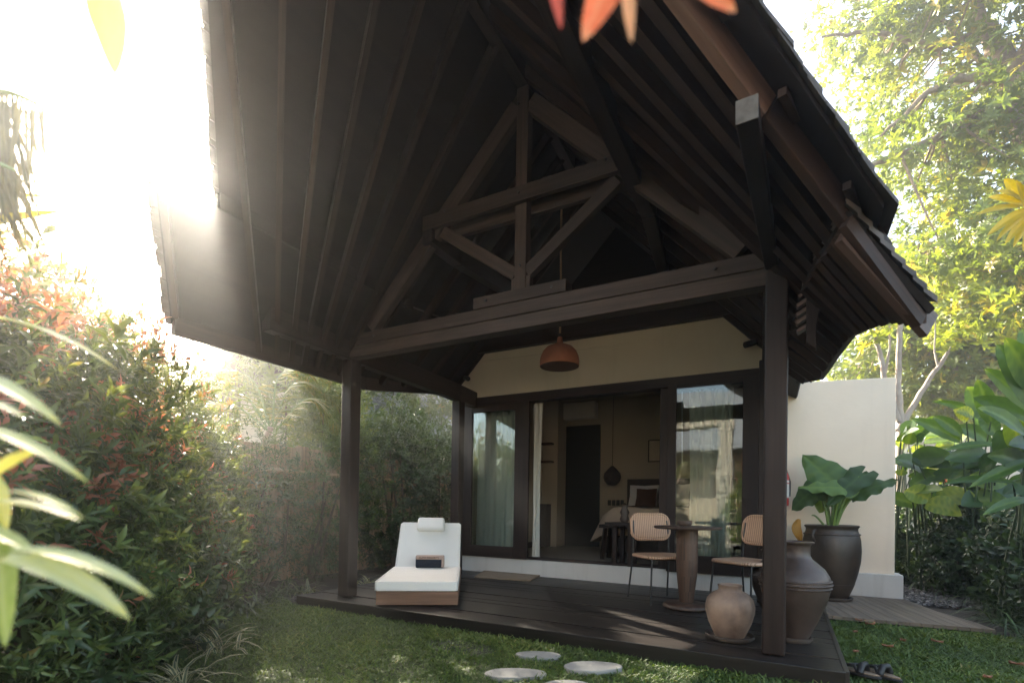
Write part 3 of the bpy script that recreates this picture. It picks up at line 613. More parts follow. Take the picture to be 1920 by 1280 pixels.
m_ = MB(); m_.box(.6, 16, 15.6, 15.85, 0, 2.75); m_.box(.55, 16, 15.55, 15.9, 2.75, 2.85)
tag(m_.build("boundary_wall", 'plinth'), "long pale boundary wall far behind the banana-like plants", "wall")

# ================================================================== DECK FURNITURE
def at(o, loc, rz=0): o.location = tuple(map(float, loc)); o.rotation_euler = (0, 0, rz); return o
def rbox(mb, x0, x1, y0, y1, z0, z1): mb.box(x0, x1, y0, y1, z0, z1)
# --- sun lounger, built at the origin: foot end at y=0
SLG = thing("sun_lounger", "low teak sun lounger with raised back and white cushions on the deck", "sun lounger")
LW, SEATL, TOT = .74, 1.22, 1.78
m_ = MB(); z0, z1 = .012, .135
m_.box(-LW / 2, LW / 2, 0, .025, z0, z1); m_.box(-LW / 2, -LW / 2 + .025, .0255, TOT, z0, z1); m_.box(LW / 2 - .025, LW / 2, .0255, TOT, z0, z1); m_.box(-LW / 2 + .0255, LW / 2 - .0255, TOT - .025, TOT, z0, z1)
m_.box(-LW / 2 + .0255, LW / 2 - .0255, .026, TOT - .03, z1 - .035, z1 - .012); m_.build("frame", 'teak', SLG, bevel=.004)
m_ = MB()
for sx in (-1, 1):
    for yy in (.1, TOT - .1): m_.box(sx * .3 - .02, sx * .3 + .02, yy - .02, yy + .02, 0, .05)
m_.build("feet", 'teak', SLG)
ANG = math.radians(47); BL = .70
m_ = MB(); m_.box(-LW / 2 - .012, LW / 2 - .005, -.018, SEATL, z1 + .002, z1 + .092); cu = m_.build("seat_cushion", 'fabric_white', SLG, bevel=.024, seg=4, smooth=45)
ca, sa = math.cos(ANG), math.sin(ANG)
bp = lambda x, l, t: (x, SEATL - .03 + l * ca - t * sa, z1 + .012 + l * sa + t * ca)
m_ = MB(); m_.hexa([bp(-LW / 2 + .005, 0, 0), bp(LW / 2 - .01, 0, 0), bp(LW / 2 - .01, BL, 0), bp(-LW / 2 + .005, BL, 0)], [bp(-LW / 2 + .005, 0, .085), bp(LW / 2 - .01, 0, .085), bp(LW / 2 - .01, BL, .085), bp(-LW / 2 + .005, BL, .085)])
m_.build("back_cushion", 'fabric_white', SLG, bevel=.022, seg=4, smooth=45)
m_ = MB()
def pipe(mb, f, a, b, c, d, e): mb.tube([f(a + e, c, 0), f(b - e, c, 0), f(b, c + e, 0), f(b, d - e, 0), f(b - e, d, 0), f(a + e, d, 0), f(a, d - e, 0), f(a, c + e, 0), f(a + e, c, 0)], .0045, 6, False)
pipe(m_, lambda x, y, z: (x, y, z1 + .084), -LW / 2 - .010, LW / 2 - .007, -.016, SEATL - .002, .025); pipe(m_, lambda x, y, z: (x, y, z1 + .012), -LW / 2 - .010, LW / 2 - .007, -.016, SEATL - .002, .025)
pipe(m_, lambda x, y, z: bp(x, y, .078), -LW / 2 + .007, LW / 2 - .012, .002, BL - .002, .025); m_.build("piping", 'fabric_white', cu, smooth=60)
m_ = MB(); m_.hexa([bp(-LW / 2 + .03, .02, -.03), bp(LW / 2 - .03, .02, -.03), bp(LW / 2 - .03, BL - .04, -.03), bp(-LW / 2 + .03, BL - .04, -.03)], [bp(-LW / 2 + .03, .02, -.004), bp(LW / 2 - .03, .02, -.004), bp(LW / 2 - .03, BL - .04, -.004), bp(-LW / 2 + .03, BL - .04, -.004)])
m_.build("back_frame", 'teak', SLG)
m_ = MB(); m_.hexa([bp(-.165, BL - .155, .082), bp(.165, BL - .155, .082), bp(.16, BL + .045, .082), bp(-.16, BL + .045, .082)], [bp(-.165, BL - .155, .155), bp(.165, BL - .155, .155), bp(.16, BL + .045, .14), bp(-.16, BL + .045, .14)])
m_.build("head_cushion", 'fabric_white', SLG, bevel=.03, seg=4, smooth=50)
TOW = thing("rolled_towel", "rolled navy towel in a printed kraft paper band lying on the lounger cushion", "towel")
m_ = MB(); n = 14; ring = []
for k in range(n):
    a = 2 * math.pi * k / n; ring.append((math.copysign(abs(math.cos(a)) ** .6, math.cos(a)) * .055, .075 + math.copysign(abs(math.sin(a)) ** .6, math.sin(a)) * .068))
m_.prism([(-.155, y, z) for y, z in ring], (.31, 0, 0)); m_.build("towel_roll", 'navy', TOW, bevel=.008, smooth=60)
sup = lambda a, k: (math.copysign(abs(math.cos(a)) ** .6, math.cos(a)) * .055 * k, .075 + math.copysign(abs(math.sin(a)) ** .6, math.sin(a)) * .068 * k)
aa = np.linspace(.25, 2.93, 22); m_ = MB(); m_.grid([[(x, *sup(a, 1.035)) for x in np.linspace(-.150, .150, 6)] for a in aa]); bnd = m_.build("paper_band", 'band', TOW, smooth=60, fixn=False, solid=.0015)
m_ = MB(); m_.box(.128, .158, -.059, .06, .01, .14); m_.build("paper_band", 'band', TOW, bevel=.01)
fc = bpy.data.curves.new("lettering", 'FONT'); fc.body = "ALMA RESORTS"; fc.size = .032; fc.align_x = 'CENTER'; fc.align_y = 'CENTER'; fc.extrude = .0006
ft_ = bpy.data.objects.new("lettering", fc); COL.objects.link(ft_); bpy.context.view_layer.update()
lme = bpy.data.meshes.new_from_object(ft_); bpy.data.objects.remove(ft_); fo = bpy.data.objects.new("lettering", lme); COL.objects.link(fo); lme.materials.clear(); lme.materials.append(M['ink'])
fo.rotation_euler = (math.radians(80), 0, 0); fo.location = (-.01, -.0592, .1215); fo.parent = bnd
# --- chairs
def rrect(w_, h_, r, n=6):
    P = []
    for cx, cy, a0 in ((w_ / 2 - r, h_ / 2 - r, 0), (-w_ / 2 + r, h_ / 2 - r, 90), (-w_ / 2 + r, -h_ / 2 + r, 180), (w_ / 2 - r, -h_ / 2 + r, 270)):
        for k in range(n + 1): a = math.radians(a0 + 90 * k / n); P.append((cx + r * math.cos(a), cy + r * math.sin(a)))
    return P
def chair(label):
    c_ = thing("rattan_chair", label, "chair", group="woven chairs at the round table")
    m_ = MB(); o = rrect(.46, .44, .10); m_.prism([(x, y, .435) for x, y in o], (0, 0, .03)); st = m_.build("seat", 'rattan_seat', c_, bevel=.013, seg=3, smooth=50)
    m_ = MB(); m_.tube([(x * 1.0, y * 1.0, .449) for x, y in o] + [(o[0][0], o[0][1], .449)], .017, 8, False); m_.build("seat_rim", 'rattan_seat', st, smooth=60)
    P = []; n1, n2 = 16, 9; ww, hh = .43, .26
    m_ = MB(); oo = rrect(ww, hh, .085)
    ybk = lambda x, z: .235 - .0 + (z - .66) * .18 - .12 * x * x * 1.5
    F = [(x, ybk(x, z + .735), z + .735) for x, z in oo]
    fr_ = [(x, y - .012, z) for x, y, z in F]; bkk = [(x, y + .012, z) for x, y, z in F]
    # curved panel as a grid clipped to the rounded outline
    G = []
    for i in range(n1 + 1):
        x = -ww / 2 + ww * i / n1; r = .085; e = max(0, abs(x) - (ww / 2 - r)); lim = hh / 2 - r + math.sqrt(max(0, r * r - e * e)); G.append([(x, ybk(x, .735 + s * lim), .735 + s * lim) for s in np.linspace(-1, 1, n2)])
    m_.grid(G); m_.build("backrest", 'rattan_back', c_, smooth=60, solid=.024)
    m_ = MB(); m_.tube(F + [F[0]], .0165, 8, False); m_.build("backrest_rim", 'rattan_back', c_, smooth=60)
    for s in (-1, 1):
        m_ = MB(); m_.tube([(s * .20, -.185, .437), (s * .225, -.215, .0)], .0095, 8); m_.build("leg", 'black_metal', c_, smooth=60)
        m_ = MB(); m_.tube([(s * .225, .275, .0), (s * .205, .215, .44), (s * .195, .225, .70), (s * .19, .245, .80)], .0095, 8); m_.build("leg", 'black_metal', c_, smooth=60)
    m_ = MB(); m_.tube([(-.20, -.185, .428), (.20, -.185, .428)], .008, 6); m_.tube([(-.205, .21, .428), (.205, .21, .428)], .008, 6)
    for s in (-1, 1): m_.tube([(s * .20, -.185, .428), (s * .205, .21, .428)], .008, 6)
    m_.build("seat_frame", 'black_metal', c_, smooth=60)
    return c_
def copy_tree(o, parent=None):
    c_ = o.copy(); COL.objects.link(c_)
    if parent is not None: c_.parent = parent
    for ch in list(o.children): copy_tree(ch, c_)
    return c_
A_, B_, C_ = at_z(1182, 1119, DZ), at_z(1220.5, 1134, DZ), at_z(1265, 1120, DZ)
fw = unit((B_ - A_)); ctr = (B_ + C_) / 2
ch1 = chair("woven chair left of the round table, facing the lawn")
ch2 = copy_tree(ch1); ch2['label'] = "woven chair beyond the round table, half hidden by the right post"
at(ch1, (ctr[0] - .03, ctr[1] + .02, DZ), math.atan2(-fw[0], fw[1]) + math.pi)
s2 = at_z(1398, 1050, .56)
at(ch2, (s2[0], s2[1], DZ), math.radians(-34))
# --- round table
tc = at_z(1287, 1139, DZ); TBL = thing("round_table", "round pedestal table of dark wood between the two woven chairs", "table", (0, 0, 0))
s_ = 1.0
m_ = MB(); m_.lathe([(.0, .735), (.29, .737), (.303, .748), (.303, .757), (.29, .764), (0, .765)], n=56); m_.build("table_top", 'table_top', TBL, smooth=50)
m_ = MB(); m_.lathe([(.062, .055), (.074, .16), (.090, .30), (.097, .45), (.097, .60), (.096, .734)], n=40); m_.build("pedestal", 'table_wood', TBL, smooth=50)
m_ = MB(); m_.lathe([(.195, 0), (.212, .012), (.212, .030), (.195, .046), (.10, .056), (0, .057)], n=48); m_.build("base", 'table_wood', TBL, smooth=50)
at(TBL, (tc[0], tc[1], DZ))
BW = thing("small_bowl", "small dark wooden ash bowl on the round table", "bowl")
m_ = MB(); m_.lathe([(.050, 0), (.062, .012), (.066, .038), (.066, .046), (.056, .046), (.052, .02), (0, .016)], n=32, wob=lambda a, z: 1 + .015 * math.sin(5 * a)); m_.build("bowl_body", 'table_top', BW, smooth=40)
m_ = MB(); m_.lathe([(.064, .044), (.0675, .047), (.064, .05), (.057, .047)], n=32); m_.build("rim", 'sole', BW, smooth=40)
at(BW, (tc[0] - .02, tc[1] - .02, DZ + .7655))
# --- pots
def rope_band(mb, r, z, rad, n=90, amp=.35):
    vs = [(r * math.cos(a), r * math.sin(a), z) for a in np.linspace(0, 2 * math.pi, n * 2 + 1)]
    mb.tube(vs, [rad * (1 + amp * (1 if i % 2 else -1)) for i in range(len(vs))], 6, False)
def saucer(parent, r, h=.03):
    m_ = MB(); m_.lathe([(r * .86, 0), (r * .98, h * .5), (r, h), (r * .94, h), (r * .85, h * .45), (0, h * .4)], n=44); return m_.build("saucer", 'saucer', parent, smooth=45)
BJ = thing("large_jar", "big brown jar with three beaded bands behind the right post", "jar")
saucer(BJ, .115, .035)
pro = [(.085, .017), (.102, .06), (.150, .17), (.192, .28), (.215, .375), (.219, .415), (.210, .46), (.178, .515), (.135, .555), (.105, .58), (.093, .605), (.092, .67), (.100, .685), (.116, .69), (.118, .70), (.104, .705), (.088, .69), (.080, .62), (.10, .5), (0, .3)]
m_ = MB(); m_.lathe([(r * 1.03, z) for r, z in pro], n=64); m_.build("jar_body", 'clay_brown', BJ, smooth=50)
for z in (.432, .410, .386): m_ = MB(); rope_band(m_, .2235 + (.001 if z == .410 else -.003), z, .008, 80); m_.build("beaded_band", 'clay_brown', BJ, smooth=60)
c_ = at_z(1489, 1196, DZ + .02); at(BJ, (c_[0] - .0, c_[1] + .02, DZ))
BJ2 = thing("tall_jar", "dark grey jar in the shadow of the wall, mostly hidden by the right post", "jar")
m_ = MB(); m_.lathe([(r * .80, z * .82) for r, z in pro], n=48); m_.build("jar_body", 'clay_dark', BJ2, smooth=50)
m_ = MB(); rope_band(m_, .179, .345, .006, 70); m_.build("beaded_band", 'clay_dark', BJ2, smooth=60)
c_ = at_z(1447, 1152, DZ); at(BJ2, (c_[0], c_[1], DZ))
RJ = thing("ribbed_jar", "small pale scraped clay jar with vertical ribs at the front corner of the deck", "jar")
saucer(RJ, .165, .036)
m_ = MB(); m_.lathe([(.098, .02), (.112, .05), (.142, .12), (.160, .19), (.163, .235), (.152, .285), (.120, .325), (.084, .342), (.078, .350), (.077, .368), (.083, .377), (.083, .385), (.074, .387), (.068, .375), (.066, .345), (.10, .30), (.09, .1), (0, .06)], n=72,
                    wob=lambda a, z: 1 + (.034 * max(0, 1 - abs(((a + .2) / (2 * math.pi / 10)) % 1 - .5) * 14) if .03 < z < .335 else 0)); m_.build("jar_body", 'clay_pale', RJ, smooth=60)
c_ = at_z(1367, 1193, DZ + .02); at(RJ, (c_[0], c_[1] + .03, DZ))
PP = thing("planter_pot", "tall dark clay pot with a looped handle holding the elephant ear plant", "pot")
saucer(PP, .21, .035)
pp = [(.150, .016), (.172, .05), (.215, .16), (.250, .29), (.277, .43), (.284, .55), (.277, .66), (.262, .735), (.250, .765), (.250, .79), (.262, .805), (.266, .82), (.254, .828), (.236, .82), (.232, .78), (.22, .745), (0, .74)]
m_ = MB(); m_.lathe(pp, n=72); m_.build("pot_body", 'clay_dark', PP, smooth=50)
m_ = MB(); rope_band(m_, .2655, .725, .0075, 80); m_.build("beaded_band", 'clay_dark', PP, smooth=60)
m_ = MB(); rope_band(m_, .222, .185, .004, 90, .1); m_.build("incised_band", 'clay_dark', PP, smooth=60)
m_ = MB(); m_.tube([(-.20, -.165, .765), (-.225, -.20, .76), (-.245, -.215, .71), (-.225, -.205, .655), (-.20, -.165, .63)], .017, 8); m_.build("handle", 'clay_dark', PP, smooth=60)
m_ = MB(); m_.lathe([(.0, .742), (.225, .746)], n=30); m_.build("soil", 'soil', PP)
pc = at_z(1557, 1121, WZ); PC = (pc[0], pc[1] - .06, WZ); at(PP, PC, math.radians(12))
# --- elephant ear plant
EE = thing("elephant_ear_plant", "elephant ear plant with broad wavy leaves growing in the tall dark pot", "plant", (PC[0], PC[1], WZ + .742))
def ear(tip, base_dir, width, length, droop, wav, seed, tint, mat='lf_ear', nm="leaf", up=(0, 0, 1)):
    """heart-shaped blade: petiole joins at `tip`, blade runs along base_dir"""
    r = np.random.default_rng(seed); a = unit(base_dir); u0 = V3(*up); sd = unit(np.cross(u0, a)); nz = np.cross(a, sd); m_ = MB(); rows = []
    n = 12; ph = r.uniform(0, 6)
    for i in range(n + 1):
        t = -.28 + 1.28 * i / n
        hw = width * (.5 * (max(0, 1 - t) ** .8) * (1 + .55 * t) if t > 0 else .5 * math.sqrt(max(0, 1 - (t / .30) ** 2 * .75)))
        row = []
        for j in range(-5, 6):
            q = j / 5; x = t * length; yv = q * hw; k = abs(q)
            if t < 0: x -= 0; yv = (.10 * width * (-t / .28) + k * hw) * (1 if q >= 0 else -1) if j else 0
            if t < 0 and j == 0: x = 0
            zz = -droop * length * max(0, t) ** 2 * .8 + wav * .035 * math.sin(t * 16 + ph + (2 if q > 0 else 0)) * k ** 2 + .10 * width * k * (1 - .9 * k) - droop * .35 * hw * k ** 2
            row.append(V3(*tip) + a * x + sd * yv + nz * zz)
        rows.append(row)
    m_.grid(rows); tn = [min(1, max(0, tint + (.22 if abs(j) == 0 else (.09 if i % 2 else -.05)) + r.uniform(-.03, .03))) for i in range(n + 1) for j in range(-5, 6)]; return m_.build(nm, mat, EE, smooth=70, fixn=False, tint=tn)
ey = PC[1]
ctrp = V3(PC[0], PC[1], WZ + .742)
def petiole(end, bend, r=.016, mat='green_stem'):
    e = V3(*end); mid = ctrp * .45 + e * .55 + V3(*bend); s0 = ctrp + (e - ctrp) * V3(.12, .12, 0); pts = [s0 * (1 - t) ** 2 + 2 * mid * t * (1 - t) + e * t * t for t in np.linspace(0, 1, 9)]
    m_ = MB(); m_.tube(pts, [r * (1.25 - .6 * t) for t in np.linspace(0, 1, 9)], 8); m_.build("leaf_stalk", mat, EE, smooth=60)
def ear_px(bq, tq, wpx, dy0, dy1, droop, ti, seed, vw=.8):
    b, t = at_y(*bq, ey + dy0), at_y(*tq, ey + dy1); dpt = (b - EYE) @ CAMM[2]; a = t - b
    nrm = unit(EYE - b) * vw + V3(0, 0, .45); ear(b, a, wpx / FPX * dpt, np.linalg.norm(a) * 1.02, droop, .8, seed, ti, up=nrm); return b
for k, (bq, tq, wpx, d0, d1, dp, ti, vw) in enumerate([((1566, 908), (1506, 852), 72, .05, .12, .05, .50, .9), ((1582, 915), (1500, 908), 40, -.12, -.2, .18, .75, .5), ((1612, 893), (1548, 944), 48, -.06, -.22, .12, .10, .55), ((1612, 922), (1681, 896), 40, .0, -.06, .16, .22, .55),
                                                         ((1530, 916), (1484, 944), 52, -.02, -.12, .55, .05, .6), ((1546, 928), (1536, 959), 38, .12, .08, .3, .92, .8), ((1574, 930), (1569, 962), 36, .12, .08, .3, .88, .8), ((1596, 898), (1630, 886), 36, .10, .10, .1, .15, .6)]):
    e = ear_px(bq, tq, wpx, d0, d1, dp, ti, 20 + k, vw); petiole(e, ((e[0] - ctrp[0]) * -.2, 0, .08), .014)
e = at_y(1522, 966, ey - .02); petiole(e, (-.05, 0, .12), .011)
wl2 = at_y(1497, 985, ey - .05); m_ = MB(); rows = []
for i in range(7):
    t = i / 6; p = wl2 + V3(-.02 * math.sin(t * 5), .02 * t, -.28 * t + .07); wd = .045 * math.sin(math.pi * min(1, t * .9 + .12)) + .006; rows.append([p + V3(-wd, .02 * math.sin(t * 9), 0), p + V3(0, -.02, .01), p + V3(wd, .015, 0)])
m_.grid(rows); m_.build("withered_leaf", 'lf_yellowed', EE, smooth=60, fixn=False, tint=.4)
# --- fire extinguisher on the side wall
FE = thing("fire_extinguisher", "red fire extinguisher with a white label hung on the wall beyond the right post", "fire extinguisher")
m_ = MB(); m_.lathe([(.075, 0), (.08, .02), (.08, .36), (.06, .41), (.025, .435), (.022, .45)], n=28); m_.build("cylinder", 'red_paint', FE, smooth=45)
m_ = MB(); m_.lathe([(.0812, .10), (.0812, .27)], n=28); m_.build("label_sleeve", 'paper', FE, smooth=60)
m_ = MB(); m_.lathe([(.0814, .285), (.0814, .315)], n=28); m_.build("label_sleeve", 'paper', FE, smooth=60)
m_ = MB(); m_.box(-.012, .012, -.06, .05, .452, .475); m_.box(-.01, .01, -.08, .03, .49, .502); m_.tube([(0, .02, .46), (.05, .05, .44), (.09, .03, .30), (.088, .0, .12)], .009, 6); m_.build("valve_and_hose", 'black_metal', FE, smooth=50)
e = at_y(1466, 908, GY - .1); at(FE, (e[0], e[1], at_y(1470, 948, GY - .1)[2]))
m_ = MB(); m_.box(-.02, .02, .075, .10, .15, .42); m_.build("wall_bracket", 'black_metal', FE)
# --- door mat, pendant lamp, sandals
q = [at_z(*p, DZ + .003) for p in [(889, 1083), (994, 1089.5), (1016, 1078), (908, 1070)]]
m_ = MB(); m_.hexa(q, [p + V3(0, 0, .018) for p in q]); tag(m_.build("door_mat", 'mat', bevel=.005), "brown coir door mat lying below the left glass door", "door mat")
LPY = 4.9
lc = at_y(1049, 685, LPY); PLm = thing("pendant_lamp", "terracotta dome lamp hanging from a rope under the porch roof", "lamp", lc)
R_ = (at_y(1084, 685, LPY)[0] - at_y(1014, 685, LPY)[0]) / 2 * .97
sc_ = R_ / 35.0
m_ = MB(); prof = [(34.5, -2), (35, 0), (35, 8), (33.5, 16), (29.5, 25), (23, 32), (13, 36.5), (6.5, 39), (5, 43), (4.2, 50), (3, 51)]
m_.lathe([(r * sc_, z * sc_) for r, z in prof] , lc, n=48); inner = [(33, -2), (33, 8), (30, 20), (20, 30), (0, 34)]
sh = m_.build("lamp_shade", 'terracotta', PLm, smooth=50, fixn=True)
m_ = MB(); m_.lathe([(34.5 * sc_, -2.02 * sc_)] + [(r * sc_, z * sc_) for r, z in inner], lc, n=40); m_.build("shade_lining", 'shade_inside', PLm, smooth=50)
m_ = MB(); m_.lathe([(0, 8 * sc_), (6 * sc_, 10 * sc_), (7 * sc_, 16 * sc_), (4 * sc_, 26 * sc_)], lc, n=16); m_.build("bulb", 'linen', PLm, smooth=60)
m_ = MB(); rt = V3(lc[0], lc[1], lc[2] + 50 * sc_); m_.tube([rt, V3(rt[0] + .004, rt[1], rt[2] + .5), V3(rt[0] - .006, rt[1], rt[2] + 1.0), V3(rt[0], rt[1], roofz(rt[0] - CX) - .05)], .011, 7); m_.build("hanging_rope", 'rope', PLm, smooth=60)
m_ = MB(); m_.lathe([(0, 50.5 * sc_), (2.5 * sc_, 51 * sc_), (2.2 * sc_, 57 * sc_), (0, 58 * sc_)], lc, n=12); m_.build("cord_grip", 'black_metal', PLm, smooth=50)
def sandal(label, loc, rz, grp):
    t_ = thing("sandal", label, "sandal", group=grp); n = 26; o = []
    for k in range(n):
        a = 2 * math.pi * k / n; x = .040 * math.sin(a) * (1 + .18 * math.cos(a)); o.append((x, .115 * math.cos(a)))
    m_ = MB(); m_.prism([(x * 1.05, y * 1.03, .0) for x, y in o], (0, 0, .017)); m_.build("outsole", 'strap', t_, bevel=.004, smooth=50); m_ = MB(); m_.prism([(x * .93, y * .95, .0171) for x, y in o], (0, 0, .008)); m_.build("insole", 'sole', t_, bevel=.003, smooth=50)
    m_ = MB(); m_.tube([(-.043, -.01, .022), (-.03, .015, .055), (0, .07, .045), (0, .085, .025)], .010, 7); m_.tube([(.045, -.01, .022), (.032, .015, .055), (0, .07, .045)], .010, 7); m_.tube([(-.043, -.02, .024), (-.02, -.02, .068), (.02, -.02, .068), (.045, -.02, .024)], .019, 7); m_.build("strap", 'strap', t_, smooth=60)
    return at(t_, loc, rz)
e1 = at_z(1612, 1264, .03); e2 = at_z(1650, 1269, .03)
sandal("black strapped sandal lying nearest the corner of the deck", (e1[0], e1[1], .03), math.radians(60), "pair of sandals on the grass")
sandal("black strapped sandal on the grass, farther from the deck corner", (e2[0] + .01, e2[1] + .02, .03), math.radians(48), "pair of sandals on the grass")
# place lounger and towel
f0, f1 = at_z(705, 1136, DZ), at_z(858, 1136, DZ)
fd = unit(f1 - f0); lr = math.atan2(fd[1], fd[0]); fm = (f0 + f1) / 2
at(SLG, (fm[0], fm[1], DZ), lr)
tl = V3(fm[0], fm[1], DZ) + V3(math.cos(lr), math.sin(lr), 0) * .03 + V3(-math.sin(lr), math.cos(lr), 0) * (SEATL - .145)
at(TOW, (tl[0], tl[1], DZ + z1 + .086), lr)

# ================================================================== INSIDE THE ROOM
FZ = ZS - .011
BX0 = bz(1118, 950)[0]
by1 = RB - .08; by0 = RB - 1.9; bx0, bx1 = at_y(1112, 990, by0)[0], -.75
BED = thing("bed", "wide bed with a beige blanket and dark headboard inside the room", "bed", ((bx0 + bx1) / 2, by0, FZ))
zb = at_y(1170, 951, by0 + .2)[2]
m_ = MB(); m_.box(bx0 + .12, bx1, by0 + .1, by1, FZ + .06, FZ + .3); m_.build("bed_base", 'dark_wicker', BED)
m_ = MB(); rows = []
for i in range(15):
    x = bx0 + (bx1 - bx0) * i / 14; row = []
    for j in range(13):
        t = j / 12; y = by0 + .02 + t * (by1 - .35 - by0); ed = max(0, 1 - (x - bx0) / .22); ef = max(0, 1 - (y - by0) / .16)
        row.append((x - .04 * ed * (1 - 0), y - .0, zb - (zb - FZ - .22) * max(ed, ef) ** 1.7 - .012 * math.sin(9 * x + 4 * y)))
    rows.append(row)
m_.grid(rows); m_.build("blanket", 'duvet', BED, smooth=60, fixn=False, solid=.02)
m_ = MB(); m_.box(bx0 + .16, bx1, by1 - .55, by1 - .04, zb - .04, zb + .012); m_.build("white_sheet", 'linen', BED, bevel=.03)
hbx = at_y(1176, 898, RB - .07); m_ = MB(); m_.box(hbx[0], bx1, RB - .075, RB - .01, FZ, hbx[2]); m_.build("headboard", 'dark_wicker', BED, bevel=.01)
def pillow(label, x0, x1, z0, z1_, y, mat, th=.09, cat="pillow"):
    m_ = MB(); rows = []
    for s in (-1, 1):
        rows = [[((x0 + x1) / 2 + (x1 - x0) / 2 * u * (1 - .06 * (1 - abs(v))), y + .06 * v + s * th * (1 - abs(u) ** 3) * (1 - abs(v) ** 3), (z0 + z1_) / 2 + (z1_ - z0) / 2 * v * (1 - .08 * (1 - abs(u)))) for v in np.linspace(-1, 1, 9)] for u in np.linspace(-1, 1, 11)]
        m_.grid(rows)
    return tag(m_.build("pillow", mat, smooth=70), label, cat)
pa, pb = at_y(1178, 948, by1 - .2), at_y(1234, 908, by1 - .2)
pillow("white pillow leaning on the dark headboard, behind the brown cushion", pa[0], pb[0], pa[2], pb[2], by1 - .16, 'linen')
pa, pb = at_y(1192, 948, by1 - .36), at_y(1231, 915, by1 - .36)
pillow("brown cushion with pale patches in front of the white pillow", pa[0], pb[0], pa[2] - .01, pb[2], by1 - .36, 'brown_cloth', .07, "cushion")
pa, pb = at_y(1264, 948, by1 - .2), at_y(1292, 906, by1 - .2)
pillow("white pillow seen through the right glass door", pa[0], pb[0], pa[2], pb[2], by1 - .16, 'linen')
BEN = thing("wooden_bench", "dark wooden bench standing at the foot of the bed", "bench", (0, 0, 0))
ty = by0 - .22; ba_, bb2 = at_y(1130, 982, ty), at_y(1240, 985, ty)
m_ = MB(); m_.box(ba_[0], bb2[0] + .3, ty - .17, ty + .17, ba_[2] - .05, ba_[2]); m_.build("bench_seat", 'frame_wood', BEN, bevel=.006)
for x in (ba_[0] + .08, bb2[0] + .2):
    for s in (-1, 1): m_ = MB(); m_.beam((x, ty + s * .12, ba_[2] - .051), (x - .03, ty + s * .15, FZ), .05, .05); m_.build("leg", 'frame_wood', BEN)
LT = thing("low_table", "low dark table standing in front of the bench in the doorway", "table", (0, 0, 0))
ty2 = ty - .75; ta, tb_ = at_y(1136, 978, ty2), at_y(1200, 978, ty2)
m_ = MB(); m_.prism([(ta[0], ty2 - .05, ta[2] - .04), (ta[0] + .12, ty2 - .22, ta[2] - .04), (tb_[0], ty2 - .2, ta[2] - .04), (tb_[0], ty2 + .2, ta[2] - .04), (ta[0] + .1, ty2 + .2, ta[2] - .04)], (0, 0, .04)); m_.build("table_top", 'frame_wood', LT, bevel=.005)
for x, y in ((ta[0] + .16, ty2 - .12), (tb_[0] - .08, ty2 - .14), (tb_[0] - .1, ty2 + .14), (ta[0] + .18, ty2 + .14)): m_ = MB(); m_.beam((x, y, ta[2] - .041), (x, y, FZ), .055, .055); m_.build("leg", 'frame_wood', LT)
bb3 = at_y(1171, 972, ty2); m_ = MB(); m_.lathe([(.04, 0), (.06, .04), (.045, .09), (.06, .13), (.035, .18), (.045, .22), (0, .25)], (bb3[0], ty2, ta[2] + .001), 16); tag(m_.build("table_ornament", 'clay_brown', smooth=60), "small lumpy ornament on the low table indoors", "ornament")
wl3 = at_y(1148, 893, RB - .5); WL = thing("woven_lamp", "dark woven globe lamp hanging on a cord in the room", "lamp", wl3)
m_ = MB(); r_ = .155; m_.lathe([(.02, r_ * 1.2), (r_ * .45, r_ * .9), (r_ * .92, r_ * .35), (r_, -.1 * r_), (r_ * .85, -.55 * r_), (r_ * .5, -.92 * r_), (r_ * .3, -.98 * r_)], wl3, 14); m_.build("shade", 'dark_wicker', WL, smooth=20)
m_ = MB(); m_.tube([wl3 + V3(0, 0, r_ * 1.1), V3(wl3[0], wl3[1], ZT - .16)], .006, 5); m_.build("cord", 'black_metal', WL)
pa, pb = at_y(1215, 866, RB - .02), at_y(1248, 823, RB - .02)
PF = thing("picture_frame", "thin black picture frame with a pale print above the bed", "picture", pa)
m_ = MB(); xa0, xa1, za0, za1 = pa[0], pb[0], pa[2], pb[2]
m_.box(xa0, xa1, RB - .03, RB - .004, za0, za0 + .018); m_.box(xa0, xa1, RB - .03, RB - .004, za1 - .018, za1); m_.box(xa0, xa0 + .018, RB - .03, RB - .004, za0 + .0181, za1 - .0181); m_.box(xa1 - .018, xa1, RB - .03, RB - .004, za0 + .0181, za1 - .0181); m_.build("frame", 'black_door', PF)
m_ = MB(); m_.box(xa0 + .0181, xa1 - .0181, RB - .014, RB - .006, za0 + .0181, za1 - .0181); m_.build("print", 'print', PF)
def drape(label, x0, x1, y, folds, amp, z0, z1_, seed):
    r = np.random.default_rng(seed); n = max(40, int(folds * 12)); rows = []
    for i in range(n + 1):
        t = i / n; ph = 2 * math.pi * folds * t; x = x0 + (x1 - x0) * t
        rows.append([(x + .012 * math.sin(ph * .5 + 4 * s), y + amp * (math.sin(ph + .7 * math.sin(ph * .37 + seed)) * (.75 + .25 * s)), z0 + (z1_ - z0) * s) for s in np.linspace(0, 1, 5)])
    m_ = MB(); m_.grid(rows); return tag(m_.build("curtain", 'curtain', smooth=70, fixn=False), label, "curtain")
cz1 = ZH - .13
drape("pale sheer curtain drawn behind the left glass door", xa(884, 900) - .05, xa(975, 900), YW + .21, 9, .03, FZ + .02, cz1, 1)
drape("narrow white curtain gathered at the left edge of the open doorway", at_y(994, 900, YW + .1)[0] + .005, at_y(1011, 900, YW + .12)[0], YW + .17, 3, .022, FZ + .01, ZH - .12, 2)
